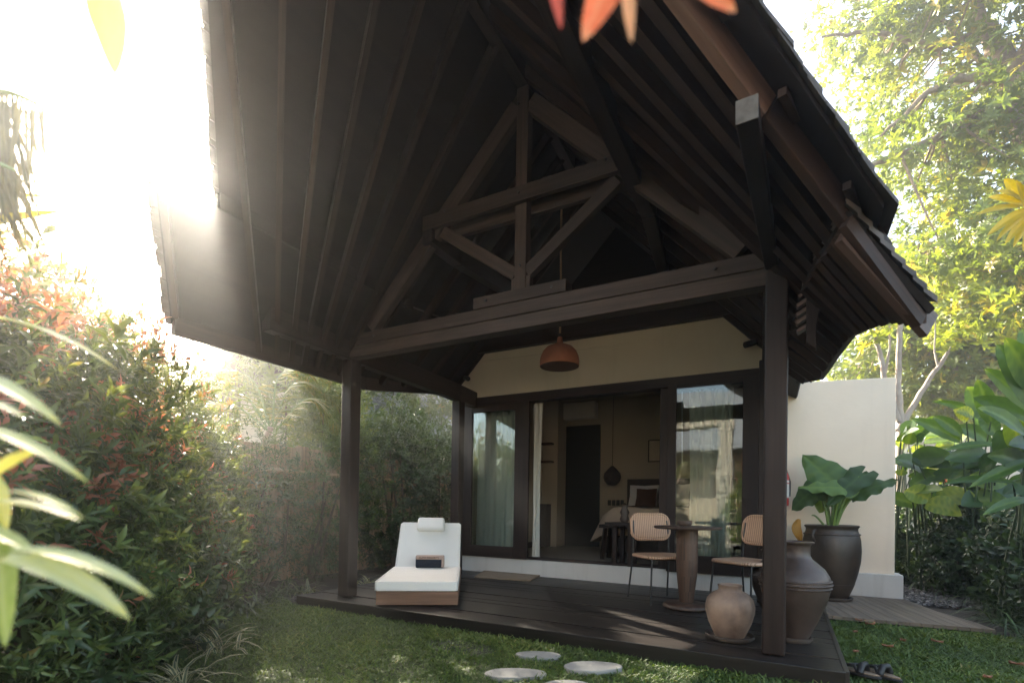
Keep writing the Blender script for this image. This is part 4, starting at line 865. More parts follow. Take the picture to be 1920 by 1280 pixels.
drape("pale sheer curtain hanging in folds behind the right glass door", at_y(1291, 900, YW + .2)[0], at_y(1372, 900, YW + .2)[0], YW + .22, 7, .045, FZ + .02, cz1, 3)
wa = at_y(1279, 735, YW + .17); wb_ = at_y(1279, 868, YW + .17); m_ = MB(); m_.tube([wa, wb_], .007, 6); tag(m_.build("curtain_wand", 'linen', smooth=60), "thin white curtain wand behind the right glass door", "curtain wand")

# ================================================================== PLANTING
def inside(px, py, poly):
    r = np.zeros(len(px), bool); n = len(poly); j = n - 1
    for i in range(n):
        (xi, yi), (xj, yj) = poly[i], poly[j]
        c_ = ((yi > py) != (yj > py)) & (px < (xj - xi) * (py - yi) / (yj - yi + 1e-12) + xi); r ^= c_; j = i
    return r
def proj(P):
    q = (np.asarray(P) - EYE) @ CAMM.T; return 960 + FPX * q[:, 0] / q[:, 2], CYP + FPX * q[:, 1] / q[:, 2]
# --- lawn grass
def sample_poly(poly, n, r=rng):
    p = np.array(poly); lo, hi = p.min(0), p.max(0); out = np.zeros((0, 2))
    while len(out) < n: q = r.uniform(lo, hi, (n * 2, 2)); out = np.concatenate([out, q[inside(q[:, 0], q[:, 1], poly)]])
    return out[:n]
LP1 = [(-4.9, 3.70), (-4.25, 2.6), (-3.15, 1.55), (-1.2, 1.6), (.35, 2.3), (.45, 3.44), (-4.32, 3.44)]
LP2 = [(.34, 3.3), (.40, 2.6), (1.0, 2.7), (2.2, 4.2), (1.72, 5.66), (.34, 5.60)]
pts = np.concatenate([sample_poly(LP1, 74000), sample_poly(LP2, 40000)])
stones = [(at_z(1010, 1226, .028), .135), (at_z(966, 1260, .028), .15), (at_z(1111, 1247, .034), .165), (at_z(1063, 1283, .028), .14)]
keep = np.ones(len(pts), bool)
for c_, r_ in stones:
    dx = (pts[:, 0] - c_[0]) * .88 + (pts[:, 1] - c_[1]) * .48; dy = -(pts[:, 0] - c_[0]) * .48 + (pts[:, 1] - c_[1]) * .88
    keep &= (dx / (r_ * 1.13)) ** 2 + (dy / (r_ * .66)) ** 2 > .86
bs = at_z(862, 1215, 0); keep &= (((pts[:, 0] - bs[0]) / .28) ** 2 + ((pts[:, 1] - bs[1]) / .16) ** 2 > 1) | (rng.random(len(pts)) < .22)
pts = pts[keep]; N = len(pts)
dens = np.sin(pts[:, 0] * 3.1 + 1) * np.sin(pts[:, 1] * 4.3) + .5 * np.sin(pts[:, 0] * 9 + pts[:, 1] * 7)
az = rng.uniform(0, 2 * math.pi, N); el = rng.uniform(.15, 1.15, N)
ax = np.stack([np.cos(az) * np.cos(el), np.sin(az) * np.cos(el), np.sin(el)], 1); up = np.stack([-np.cos(az) * np.sin(el), -np.sin(az) * np.sin(el), np.cos(el)], 1)
sz = rng.uniform(.022, .055, N) * (1 + .15 * dens)
o = scatter("lawn_grass", 'lf_grass', None, diamond(.17, .25), np.stack([pts[:, 0], pts[:, 1], np.full(N, .004)], 1), ax, up, sz, np.clip(.42 + .14 * dens + rng.normal(0, .18, N), 0, .97))
o['kind'] = 'stuff'
# --- gravel and pebbles
def stones_mesh(name, pos, size, seed):
    r = np.random.default_rng(seed); N = len(pos)
    v = np.array([(1, 0, 0), (0, 1, 0), (-1, 0, 0), (0, -1, 0), (0, 0, .8), (0, 0, -.5), (.62, .62, .35), (-.62, .62, .35), (-.62, -.62, .35), (.62, -.62, .35)], float)
    f = [(4, 6, 7), (4, 7, 8), (4, 8, 9), (4, 9, 6), (0, 6, 9), (1, 7, 6), (2, 8, 7), (3, 9, 8), (0, 1, 6), (1, 2, 7), (2, 3, 8), (3, 0, 9)]
    a = rand_dir(N, r); a[:, 2] *= .35; n_ = np.tile([0, 0, 1.], (N, 1)) + .5 * rand_dir(N, r)
    o = scatter(name, 'gravel', None, (v, f, None, np.zeros(10)), pos, a, n_, size[:, None] * r.uniform(.6, 1.25, (N, 3)) * np.array([1, .8, .6]), r.random(N)); o['kind'] = 'stuff'; return o
q = sample_poly(gout, 5200); stones_mesh("gravel", np.stack([q[:, 0], q[:, 1], rng.uniform(.004, .03, len(q))], 1), rng.uniform(.012, .03, len(q)), 5)
q = sample_poly([(-4.34, 3.5), (-4.47, 3.5), (-4.55, 6.1), (-4.36, 6.1)], 900); stones_mesh("pebble_strip", np.stack([q[:, 0], q[:, 1], rng.uniform(.02, .06, len(q))], 1), rng.uniform(.012, .026, len(q)), 6)
# --- fallen leaves, each one a thing
for k, (px, py, rz) in enumerate([(1610, 1163, .3), (1603, 1185, 1.2), (1664, 1212, 2.3), (1604, 1222, .9), (1757, 1203, .1), (1905, 1245, 2.2), (1851, 1270, .6), (1632, 1170, 2.8), (1693, 1201, 1.8)]):
    c_ = at_z(px, py, .04); m_ = MB(); rows = []; s_ = .05 + .012 * (k % 3)
    for t in np.linspace(0, 1, 6):
        wv = .017 * math.sin(math.pi * min(1, t * .95 + .05)) + .001; rows.append([(s_ * (t - .5) * 2 * .6, -wv, .012 * abs(t - .5) * 2 + .010), (s_ * (t - .5) * 1.2, 0, .006 * abs(t - .5)), (s_ * (t - .5) * 1.2, wv, .014 * abs(t - .5) * 2 + .006)])
    m_.grid(rows); d_ = m_.build("dry_leaf", 'dry_leaf', smooth=60, fixn=False, solid=.0015); d_.location = c_; d_.rotation_euler = (.1, .15, rz)
    tag(d_, "curled brown dry leaf lying on the grass to the right of the deck", "dry leaf", "fallen dry leaves on the lawn")

# --- shrubs: sprigs spread through lumpy volumes
SPR = {'long': [sprig(9, blade(.26, .2, .30), 1, 1.0, .45, .10), sprig(6, blade(.30, .25, .45), 11, .85, .60, .14), sprig(12, blade(.22, .15, .2), 12, 1.15, .38, .08), sprig(4, blade(.34, .2, .5), 13, .8, .8, .05)],
       'fine': [sprig(9, diamond(.30, .25), 2, 1.0, .5, .08), sprig(6, diamond(.36, .35), 14, .85, .7, .1), sprig(12, diamond(.26, .2), 15, 1.1, .45, .08)],
       'round': [sprig(7, blade(.48, .15, .2), 3, 1.0, .4, .05), sprig(5, blade(.55, .2, .3), 16, .9, .5, .08)],
       'fine2': [sprig(8, diamond(.22, .3), 5, 1.1, .6, .08), sprig(5, diamond(.26, .4), 17, .9, .8, .1), sprig(11, diamond(.20, .2), 18, 1.1, .5, .06)]}
def shrub(name, label, blobs, n, size, mat, kind='long', tint=lambda p, h, r: np.full(len(p), .4), seed=0, cat="shrub", group=None, stems=5, flat=1.0, keepf=None, lumps=.16):
    r = np.random.default_rng(seed); C_ = np.array([b[0] for b in blobs], float); R_ = np.array([b[1] for b in blobs], float)
    wgt = np.array([a[0] * a[1] + a[0] * a[2] + a[1] * a[2] for a in R_]); bi = r.choice(len(blobs), n * 2, p=wgt / wgt.sum())
    d_ = rand_dir(n * 2, r); rad = np.where(r.random(n * 2) < .72, r.uniform(.86, 1.06, n * 2), r.uniform(.45, .9, n * 2))
    lump = 1 + lumps * (np.sin(d_[:, 0] * 7 + bi * 1.7) * np.sin(d_[:, 2] * 8 + bi) + .8 * np.sin(d_[:, 1] * 11 + d_[:, 2] * 5 + bi * 2.1))
    p = C_[bi] + d_ * R_[bi] * (rad * lump)[:, None]
    ok = (p[:, 2] > .03)
    for c_, q in zip(C_, R_): ok &= ~((((p - c_) / q) ** 2).sum(1) < .40)
    if keepf is not None: ok &= keepf(p)
    p = p[ok][:n]; d2 = d_[ok][:n]; nn = len(p)
    a = d2 * .8 + np.array([0, 0, .55]) + .5 * rand_dir(nn, r); up = np.tile([0, 0, 1.], (nn, 1)) + .4 * rand_dir(nn, r)
    zc = p[:, 2].min(), p[:, 2].max(); h = (p[:, 2] - zc[0]) / (zc[1] - zc[0] + 1e-6)
    t_ = thing(name, label, cat, (C_[0][0], C_[0][1], 0), group)
    tv = np.clip(tint(p, h, r), 0, 1); sv = r.uniform(.6, 1.3, nn) * size; pick = r.integers(len(SPR[kind]), size=nn)
    for q in range(len(SPR[kind])): k = pick == q; scatter("foliage", mat, t_, SPR[kind][q], p[k], a[k], up[k], sv[k], tv[k])
    m_ = MB()
    for k in range(stems):
        c_ = C_[k % len(C_)]; q = R_[k % len(C_)]; b = c_ + r.uniform(-.35, .35, 3) * q; b[2] = 0; e = c_ + r.uniform(-.5, .5, 3) * q * V3(1, 1, 1) + V3(0, 0, .4 * q[2]); mid = (b + e) / 2 + r.uniform(-.12, .12, 3)
        m_.tube([b, (b + mid) / 2 + r.uniform(-.03, .03, 3), mid, e], [.028, .024, .02, .008], 6)
    m_.build("stem", 'stem', t_, smooth=60); return t_
def red_tips(thr, amt):
    def f(p, h, r):
        lump = np.sin(p[:, 0] * 5.3 + p[:, 2] * 4.1) * np.sin(p[:, 1] * 6.1 + 1) + .5 * np.sin(p[:, 2] * 9 + p[:, 0] * 3)
        base = r.normal(.30, .13, len(p)).clip(0, .55); prob = np.clip((h - thr) * amt * .9 + .55 * lump - .05, .02, .95)
        return np.where(r.random(len(p)) < prob, r.uniform(.68, .98, len(p)), base + .14 * (h > .75))
    return f
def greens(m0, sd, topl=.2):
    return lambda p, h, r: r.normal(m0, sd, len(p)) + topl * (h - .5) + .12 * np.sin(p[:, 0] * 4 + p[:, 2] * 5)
shrub("hedge_shrub", "large red-tipped hedge shrub nearest the viewer, filling the lower left corner", [((-3.12, .50, .92), (.85, .85, 1.02)), ((-3.62, 1.05, 1.15), (.78, .78, .98)), ((-3.28, 1.15, .50), (.52, .50, .54))], 5200, .108, 'lf_hedge', 'long', red_tips(.55, 1.5), 31, "hedge shrub", "hedge along the left side of the garden", 9)
shrub("hedge_shrub", "red and bronze hedge shrub behind the big one, its top against the bright sky", [((-4.25, 1.65, 1.10), (.72, .72, 1.05)), ((-3.95, 1.98, .55), (.5, .45, .55))], 3600, .105, 'lf_hedge', 'long', red_tips(.48, 1.5), 32, "hedge shrub", "hedge along the left side of the garden", 7)
shrub("hedge_shrub", "dense green hedge shrub with few red tips left of the bamboo fence", [((-5.05, 2.55, 1.0), (.60, .66, 1.06)), ((-4.80, 2.75, .45), (.38, .38, .45))], 3300, .10, 'lf_hedge', 'long', red_tips(.80, 1.1), 33, "hedge shrub", "hedge along the left side of the garden", 7)
shrub("tall_shrub", "tall sunlit green shrub rising behind the red-tipped hedge at the left", [((-4.9, 1.15, 1.6), (.75, .7, 1.05)), ((-5.2, 1.9, 1.5), (.7, .7, 1.15))], 2000, .13, 'lf_light', 'long', greens(.45, .16, .3), 34, stems=6)
shrub("tall_shrub", "bronze green feathery shrub between the hedge and the neighbouring roof", [((-5.9, 2.9, 1.35), (.75, .8, 1.2)), ((-6.1, 3.6, .95), (.6, .6, .95))], 2600, .11, 'lf_light', 'fine', lambda p, h, r: np.where(r.random(len(p)) < .22 * h, .97, r.normal(.35, .15, len(p)) + .2 * h), 35, stems=6)
shrub("low_shrub", "dark glossy low shrub with rounded leaves at the edge of the lawn", [((-3.95, 2.15, .30), (.30, .28, .32)), ((-3.58, 1.72, .28), (.28, .26, .30))], 700, .12, 'lf_dark', 'round', greens(.4, .2), 36, stems=3)
shrub("fence_shrub", "open dark shrub climbing in front of the bamboo fence", [((-5.35, 3.75, .95), (.40, .55, 1.0)), ((-5.45, 4.75, .80), (.38, .55, .95))], 900, .13, 'lf_dark', 'fine2', lambda p, h, r: r.normal(.42, .18, len(p)) + .25 * h, 37, stems=6)
shrub("fence_shrub", "shrub by the left post with pale new leaves over the fence", [((-5.55, 5.35, 1.25), (.42, .55, 1.05))], 620, .125, 'lf_light', 'fine2', greens(.30, .18, .35), 38, stems=4)
shrub("round_bush", "rounded yellow-green bush standing behind the fence left of the post", [((-6.50, 5.78, 1.70), (.52, .55, 1.40))], 1900, .13, 'lf_light', 'fine', greens(.42, .16, .5), 39, stems=5)
shrub("screen_shrub", "tall dark green shrub seen between the two left posts", [((-5.65, 6.45, 1.25), (.55, .7, 1.25)), ((-5.75, 7.5, 1.35), (.6, .75, 1.2))], 3000, .13, 'lf_dark', 'fine', greens(.50, .18, .5), 40, stems=8)
shrub("screen_shrub", "lighter olive shrub rising behind the dark one between the posts", [((-6.5, 7.2, 1.75), (.6, .75, .95)), ((-6.6, 8.6, 1.65), (.8, .9, .85)), ((-6.8, 6.5, 2.0), (.4, .5, .9))], 2300, .135, 'lf_light', 'fine', greens(.28, .15, .55), 41, stems=7)
shrub("screen_shrub", "small bright yellow-green shrub beside the house corner, under the neighbouring eave", [((-6.3, 9.9, 2.6), (.5, .6, .95))], 700, .13, 'lf_light', 'fine', greens(.7, .12, .2), 42, stems=4)
# --- bamboo fence
m_ = MB(); r = np.random.default_rng(8); y = 2.3
while y < 10.5:
    w_ = r.uniform(.042, .055); m_.tube([(-5.98 + r.uniform(-.01, .01), y, 0), (-5.98, y, 1.80 + r.uniform(-.02, .03))], w_ * .97, 8); y += w_ * 2.02
BF = thing("bamboo_fence", "upright bamboo pole fence half covered by the shrubs on the left", "fence", (-5.98, 5, 0))
m_.build("pole_screen", 'bamboo', BF, smooth=60)
for z in (.5, 1.45): m_ = MB(); m_.tube([(-5.90, 2.3, z), (-5.90, 10.5, z)], .03, 7); m_.build("rail", 'bamboo', BF, smooth=60)

# --- strap-leaved clumps
RIB = ribbon(.075, 1.5, 6); RIBN = ribbon(.035, 1.7, 5)
def clump(name, label, c_, n, ln, mat, tm_, el0, el1, seed, cat, group=None, spread=.06):
    r = np.random.default_rng(seed); az = r.uniform(0, 2 * math.pi, n); el = r.uniform(el0, el1, n)
    a = np.stack([np.cos(az) * np.cos(el), np.sin(az) * np.cos(el), np.sin(el)], 1); up = np.stack([-np.cos(az) * np.sin(el), -np.sin(az) * np.sin(el), np.cos(el)], 1)
    p = np.array(c_)[None] + np.stack([r.normal(0, spread, n), r.normal(0, spread, n), np.zeros(n)], 1)
    o = scatter(name, mat, None, tm_, p, a, up, r.uniform(.6, 1.15, n) * ln, r.random(n)); return tag(o, label, cat, group)
vg = "striped spider grasses along the hedge foot"
clump("striped_grass", "striped cream and green grass nearest the viewer, at the foot of the hedge", at_z(330, 1290, 0), 46, .36, 'lf_varieg', RIB, .35, 1.3, 1, "striped grass", vg)
clump("striped_grass", "upright striped grass at the lawn edge, second clump along the hedge", at_z(402, 1222, 0), 44, .36, 'lf_varieg', RIB, .5, 1.4, 2, "striped grass", vg)
clump("striped_grass", "small striped grass between the left post and the lounger, at the pebble edge", (-4.62, 4.75, 0), 22, .34, 'lf_varieg', RIB, .6, 1.45, 3, "striped grass", vg)
clump("striped_grass", "striped grass tuft behind the lounger's foot end", (-4.66, 5.35, 0), 22, .36, 'lf_varieg', RIB, .6, 1.45, 4, "striped grass", vg)
clump("striped_grass", "striped grass tuft just left of the left front post", (-4.78, 4.0, 0), 20, .32, 'lf_varieg', RIB, .6, 1.45, 5, "striped grass", vg)
mg = "dark strap grass clumps"
for k, (x, y) in enumerate([(-4.55, 3.25), (-4.75, 3.55), (-4.35, 2.95), (-4.95, 3.9)]):
    clump("strap_grass", ["dark arching grass where hedge and fence meet, nearest the deck corner", "dark arching grass behind the first clump by the deck corner", "dark arching grass under the green hedge shrub", "dark arching grass at the foot of the bamboo fence"][k], (x, y, 0), 90, .42, 'lf_mondo', RIBN, .3, 1.35, 50 + k, "strap grass", mg)
lab = ["dense dark grass clump at the back of the gravel path, beside the white wall", "grass clump right of the one beside the white wall", "third grass clump along the back of the gravel path", "grass clump under the yellow-lit ginger leaves", "dark grass clump right of the gravel, farthest of its row", "dark grass clump right of the gravel, in the middle of its row", "dark grass clump at the right end of the walkway", "dark grass clump by the lawn's right edge, behind the dry leaf", "dark grass clump nearest the viewer at the right edge"]
for k, (x, y) in enumerate([(1.30, 9.6), (1.72, 9.3), (2.05, 9.75), (1.60, 10.6), (2.22, 8.2), (2.15, 7.3), (1.98, 6.35), (1.95, 5.45), (1.95, 4.75)]):
    clump("strap_grass", lab[k], (x, y, 0), 260, 1.0 if k < 4 else .55, 'lf_mondo', RIBN, .55, 1.5, 60 + k, "strap grass", mg, .14)
# --- right bed shrubs
shrub("low_shrub", "dark glossy shrub below the paddle leaves at the right edge", [((2.35, 6.3, .50), (.50, .6, .58)), ((2.35, 7.4, .55), (.5, .6, .62)), ((2.0, 8.4, .5), (.45, .5, .55))], 2400, .12, 'lf_dark', 'round', greens(.38, .2), 43, stems=4)
shrub("low_shrub", "dark shrub behind the gravel path under the paddle-leaved plants", [((2.6, 8.9, .6), (.6, .5, .68)), ((1.95, 10.2, .55), (.8, .5, .6)), ((1.2, 10.6, .5), (.6, .5, .6))], 2200, .13, 'lf_dark', 'round', greens(.42, .18), 44, stems=4)
shrub("low_shrub", "low dark shrub in the lower right corner beside the lawn", [((2.25, 4.75, .25), (.36, .5, .30))], 600, .10, 'lf_dark', 'round', greens(.4, .18), 45, stems=3)

# --- paddle-leaved plants (each leaf and its stalk by hand)
def paddle(parent, b, tip, width, arch=.12, roll=0.0, tint=.5, mat='lf_paddle', n=12, pet=.0, toward=None):
    b, tip = V3(*b), V3(*tip); a = tip - b; ln = np.linalg.norm(a); a = a / ln
    vw = unit(EYE - (b + tip) / 2) if toward is None else unit(V3(*toward)); sd = unit(np.cross(a, vw * .9 + V3(0, 0, .4))); nz = np.cross(sd, a)
    if nz[2] < 0 and toward is None: pass
    sd = unit(sd * math.cos(roll) + nz * math.sin(roll)); nz = np.cross(sd, a); rows = []
    for i in range(n + 1):
        t = i / n; c_ = b + a * ln * t + V3(0, 0, 1) * arch * ln * (4 * t * (1 - t)) * .5 - V3(0, 0, 1) * arch * ln * t * t * .4
        hw = width * .5 * (math.sin(math.pi * min(1, .06 + t * .94) ** .85) ** .72)
        rows.append([c_ + sd * hw * q + nz * hw * (.28 * abs(q) + .05 * math.sin(t * 23 + q * 3) * abs(q)) for q in (-1, -.66, -.33, 0, .33, .66, 1)])
    tn = [min(1, max(0, tint + (.20 if j == 3 else 0) + .10 * math.sin(i * 2.9 + j) * (j != 3) + (.25 if i >= n - 1 and tint > .3 else 0))) for i in range(n + 1) for j in range(7)]
    m_ = MB(); m_.grid(rows); return m_.build("leaf", mat, parent, smooth=80, fixn=False, tint=tn)
def stalk(parent, root, b, r=.014, mat='green_stem'):
    root, b = V3(*root), V3(*b); mid = V3(root[0] * .75 + b[0] * .25, root[1] * .75 + b[1] * .25, root[2] * .4 + b[2] * .6)
    m_ = MB(); m_.tube([root * (1 - t) ** 2 + 2 * mid * t * (1 - t) + b * t * t for t in np.linspace(0, 1, 7)], [r * (1.4 - .7 * t) for t in np.linspace(0, 1, 7)], 6); m_.build("leaf_stalk", mat, parent, smooth=60)
def paddle_plant(label, root, leaves, Y, mat='lf_paddle', seed=0, name="paddle_plant", cat="plant", group=None):
    r = np.random.default_rng(seed); t_ = thing(name, label, cat, root, group)
    for (bx, by, tx, ty, wpx, ti) in leaves:
        yy = Y + r.uniform(-.35, .35); b = at_y(bx, by, yy); tip = at_y(tx, ty, yy - r.uniform(-.1, .45)); dpt = (b - EYE) @ CAMM[2]
        paddle(t_, b, tip, 1.08 * wpx / FPX * dpt, r.uniform(.02, .2), r.uniform(-.35, .35), ti + r.uniform(-.12, .12), mat); stalk(t_, V3(b[0] * .55 + root[0] * .45 + r.uniform(-.2, .2), root[1] + r.uniform(-.2, .3), 0), b, .010, 'dark_stalk')
    return t_
pg = "paddle-leaved plants in the right bed"
rt = at_y(1945, 1000, 6.4); rt[2] = 0
paddle_plant("big paddle-leaved plant at the right edge with tall upright blades", rt, [(1935, 760, 1869, 636, 36, .45), (1945, 735, 1884, 630, 40, .55), (1935, 768, 1844, 686, 30, .35), (1940, 788, 1824, 741, 30, .25), (1920, 812, 1832, 760, 30, .4), (1930, 870, 1868, 802, 62, .15), (1935, 880, 1850, 850, 40, .1), (1935, 862, 1816, 912, 20, .5), (1900, 905, 1765, 903, 16, .45), (1925, 935, 1842, 962, 18, .55), (1915, 850, 1890, 775, 34, .85), (1945, 700, 1915, 610, 36, .5), (1935, 905, 1880, 925, 26, .2), (1940, 840, 1890, 830, 30, .12), (1950, 930, 1900, 900, 36, .15)], 6.1, seed=3, group=pg)
rt = at_y(1835, 960, 8.2); rt[2] = 0
paddle_plant("paddle-leaved plant with long spreading blades left of the big one", rt, [(1845, 800, 1813, 717, 36, .45), (1858, 790, 1833, 706, 28, .5), (1862, 802, 1746, 744, 15, .4), (1800, 826, 1708, 782, 24, .4), (1802, 815, 1749, 777, 20, .35), (1858, 830, 1785, 796, 26, .3), (1866, 834, 1770, 842, 16, .55), (1850, 850, 1770, 860, 30, .15), (1825, 780, 1790, 768, 20, .9), (1812, 790, 1787, 765, 18, .95), (1868, 815, 1838, 775, 26, .6), (1840, 868, 1795, 880, 24, .25), (1838, 880, 1880, 850, 30, .12), (1850, 895, 1905, 880, 30, .12), (1828, 870, 1775, 905, 18, .5)], 8.0, seed=4, group=pg)
r = np.random.default_rng(19); lv = []
for k in range(34): x = r.uniform(1700, 1925); y = r.uniform(850, 950); s_ = r.choice([-1, 1]); lv.append((x, y, x + s_ * r.uniform(45, 85), y + r.uniform(-30, 22), r.uniform(22, 40), r.choice([.2, .35, .55, .85], p=[.35, .3, .2, .15])))
rt = at_y(1815, 960, 8.4); rt[2] = 0
paddle_plant("low broad-leaved plant filling the bed under the tall paddle leaves", rt, lv, 8.3, seed=7, group=pg)
r = np.random.default_rng(9); lv = []
for k in range(26): x = r.uniform(1695, 1815); y = r.uniform(808, 905); s_ = r.choice([-1, 1]); lv.append((x, y, x + s_ * r.uniform(25, 55), y + r.uniform(-22, 12), r.uniform(14, 26), r.uniform(.65, 1.0)))
rt = at_y(1755, 940, 10.4); rt[2] = 0
paddle_plant("sunlit yellow-green ginger plant in front of the boundary wall", rt, lv, 10.4, seed=5, name="ginger_plant", group=pg)
r = np.random.default_rng(10); lv = []
for k in range(14): x = r.uniform(1684, 1722); y = r.uniform(800, 900); lv.append((x, y, x + r.uniform(-8, 40), y + r.uniform(-50, -5), r.uniform(16, 26), r.uniform(.25, .8)))
rt = at_y(1700, 940, 9.2); rt[2] = 0
paddle_plant("ginger plant with upright leaves close behind the white garden wall", rt, lv, 9.3, seed=6, name="ginger_plant", group=pg)
for k, (px, py) in enumerate([(1772, 905), (1786, 918), (1858, 920), (1750, 890)]):
    e = at_y(px, py, 8.9); m_ = MB(); m_.lathe([(0, -.04), (.02, -.02), (.03, .015), (.018, .045), (0, .06)], e, 9); fl_ = m_.build("flower_head", 'red_paint' if k % 2 else 'lf_red', None, smooth=40, tint=.4)
    FL = thing("red_flower", ["red ginger flower lowest under the yellow-lit leaves", "red ginger flower right of the lowest one", "red ginger flower under the big paddle leaves at right", "orange ginger flower left of the others"][k], "flower", (e[0], e[1], 0)); attach(fl_, FL); stalk(FL, (e[0] + .05, e[1], 0), e, .01)

# --- palms
LFT = ribbon(.055, .55, 5)
LFT_THIN = ribbon(.032, .7, 6)
def frond(parent, pts, n, ll, mat, seed, hang=.4, tint=(.2, .7), nm="frond", taper=.45, side=None, lf=None):
    r = np.random.default_rng(seed); pts = [V3(*p) for p in pts]; tt = np.linspace(0, 1, 24)
    def cr(t):
        k = min(int(t * (len(pts) - 1)), len(pts) - 2); f = t * (len(pts) - 1) - k; p0 = pts[max(k - 1, 0)]; p1 = pts[k]; p2 = pts[k + 1]; p3 = pts[min(k + 2, len(pts) - 1)]
        return .5 * ((2 * p1) + (p2 - p0) * f + (2 * p0 - 5 * p1 + 4 * p2 - p3) * f * f + (3 * p1 - p0 - 3 * p2 + p3) * f ** 3)
    C_ = [cr(t) for t in tt]; P = []; A = []; U = []; S = []; T_ = []
    for i in range(n):
        t = .08 + .92 * i / (n - 1); c_ = cr(t); d_ = unit(cr(min(1, t + .02)) - cr(t - .02)); sd = unit(np.cross(d_, V3(0, 0, 1))) if side is None else unit(V3(*side)); upv = unit(np.cross(sd, d_))
        for s in (-1, 1):
            a = unit(d_ * (.35 + .5 * t) + s * sd * (1 - .3 * t) + upv * r.uniform(.0, .25) - V3(0, 0, 1) * hang + .08 * r.normal(size=3)); P.append(c_); A.append(a); U.append(unit(upv + .35 * s * sd + .2 * r.normal(size=3))); S.append(ll * (math.sin(math.pi * (.22 + .70 * t)) ** .7) * r.uniform(.85, 1.1)); T_.append(r.uniform(*tint))
    m_ = MB(); m_.tube(C_, [.014 * (1.2 - t) for t in tt], 5); o = m_.build(nm, 'green_stem', parent, smooth=60)
    l_ = scatter("leaflets", mat, None, lf or LFT, np.array(P), np.array(A), np.array(U), np.array(S), np.array(T_)); attach(l_, o); return o
PB = thing("palm", "feathery palm arching behind the hedge under the neighbouring roof", "palm", (-7.3, 4.7, 0))
bx = V3(-7.15, 4.75, 1.7)
for k, (q, dd) in enumerate([(((500, 800), (455, 735), (395, 715), (345, 740)), 7.3), (((505, 800), (480, 722), (440, 695), (400, 700)), 7.4), (((515, 800), (545, 722), (592, 725), (640, 765)), 7.6), (((512, 800), (520, 712), (560, 690), (610, 705)), 7.5), (((520, 805), (570, 750), (605, 762), (632, 800)), 7.2), (((500, 805), (440, 760), (390, 760), (350, 790)), 7.1)]):
    frond(PB, [at_d(*p, dd + .12 * i) for i, p in enumerate(q)], 26, .52, 'lf_palm', 70 + k, .25, (.3, .95))
m_ = MB(); m_.tube([(bx[0] + .05, bx[1], 0), (bx[0], bx[1], 1.0), at_d(508, 800, 7.4)], [.07, .06, .04], 8); m_.build("trunk", 'pale_bark', PB, smooth=60)
PL2 = thing("palm", "palm with hanging thin fronds against the white sky at the upper left", "palm", (-2.5, .2, 0))
for k, (q, dd, ll, hg) in enumerate([(((-260, 330), (-100, 200), (0, 172), (82, 200)), 1.30, .42, 1.9), (((-260, 300), (-140, 215), (-40, 190), (60, 215)), 1.42, .46, 1.7), (((-260, 420), (-150, 320), (-60, 290), (30, 320)), 1.25, .26, 1.3)]):
    frond(PL2, [at_d(*p, dd) for p in q], 30, ll, 'lf_frond', 80 + k, hg, (.0, 1), lf=LFT_THIN)
for k, (q, w_) in enumerate([((-90, 385, 102, 364), 16), ((-80, 440, 120, 392), 22), ((-60, 140, 32, 163), 12), ((-60, 455, 20, 446), 10)]):
    paddle(PL2, at_d(q[0], q[1], 1.5), at_d(q[2], q[3], 1.45), w_ / FPX * 1.5, .05, .2, .45, 'lf_yellow')
m_ = MB(); pb_ = at_d(-260, 340, 1.35); m_.tube([(pb_[0] - .25, pb_[1] - .1, 0), (pb_[0] - .2, pb_[1] - .08, pb_[2] * .6), pb_], [.05, .045, .02], 8); m_.build("trunk", 'pale_bark', PL2, smooth=60)
PR = thing("palm", "palm frond with broad sunlit yellow leaflets at the right edge", "palm", (2.9, 3.4, 0))
base_ = at_d(1960, 395, 3.0)
for k, (tx, ty, w_) in enumerate([(1882, 334, 20), (1868, 356, 17), (1852, 368, 16), (1829, 401, 20), (1850, 440, 17), (1868, 450, 16), (1884, 456, 16), (1900, 462, 15), (1918, 470, 15), (1905, 335, 16)]):
    bq = at_d(1915 + 3 * k, 372 + 5 * k, 3.0); paddle(PR, bq, at_d(tx, ty, 2.9), w_ / FPX * 3.0, .05, .25 * (-1) ** k, .35 + .05 * k, 'lf_yellow', nm if False else 12)
m_ = MB(); m_.tube([at_d(1912, 365, 3.02), at_d(1948, 418, 3.0), at_d(2010, 520, 3.0), (2.75, 3.5, 1.2), (2.8, 3.5, 0)], [.006, .012, .02, .03, .05], 7); m_.build("stalk", 'green_stem', PR, smooth=60)

# --- leaves right in front of the viewer
NP = thing("glossy_plant", "out-of-focus glossy plant at the left edge, its long leaves catching the sun", "plant", (-.75, .15, 0))
for k, (x0, y0, x1, y1, w_, d_, ti, rl) in enumerate([(-110, 690, 118, 786, 36, .62, .5, 0), (-120, 790, 168, 890, 34, .60, .6, .1), (-60, 755, 46, 776, 22, .66, .5, 0), (-30, 905, 92, 832, 24, .64, .8, .5), (-120, 955, 152, 962, 50, .62, .6, .3), (10, 922, 160, 965, 16, .57, .7, 0), (-120, 985, 72, 1030, 40, .6, .5, .1), (-90, 1062, 60, 1040, 55, .58, .1, .4), (20, 1030, 290, 1106, 30, .56, .6, 0), (10, 1045, 246, 1148, 46, .55, .6, -.1), (-60, 590, 224, 680, 20, .95, .6, .1), (-8, 985, 10, 1205, 40, .60, .0, .6), (-40, 870, 12, 990, 40, .66, .9, .5)]):
    paddle(NP, at_d(x0, y0, d_), at_d(x1, y1, d_ - .02), 1.15 * w_ / FPX * d_, .12, rl, ti, 'lf_near', toward=(.45, -.35, 1))
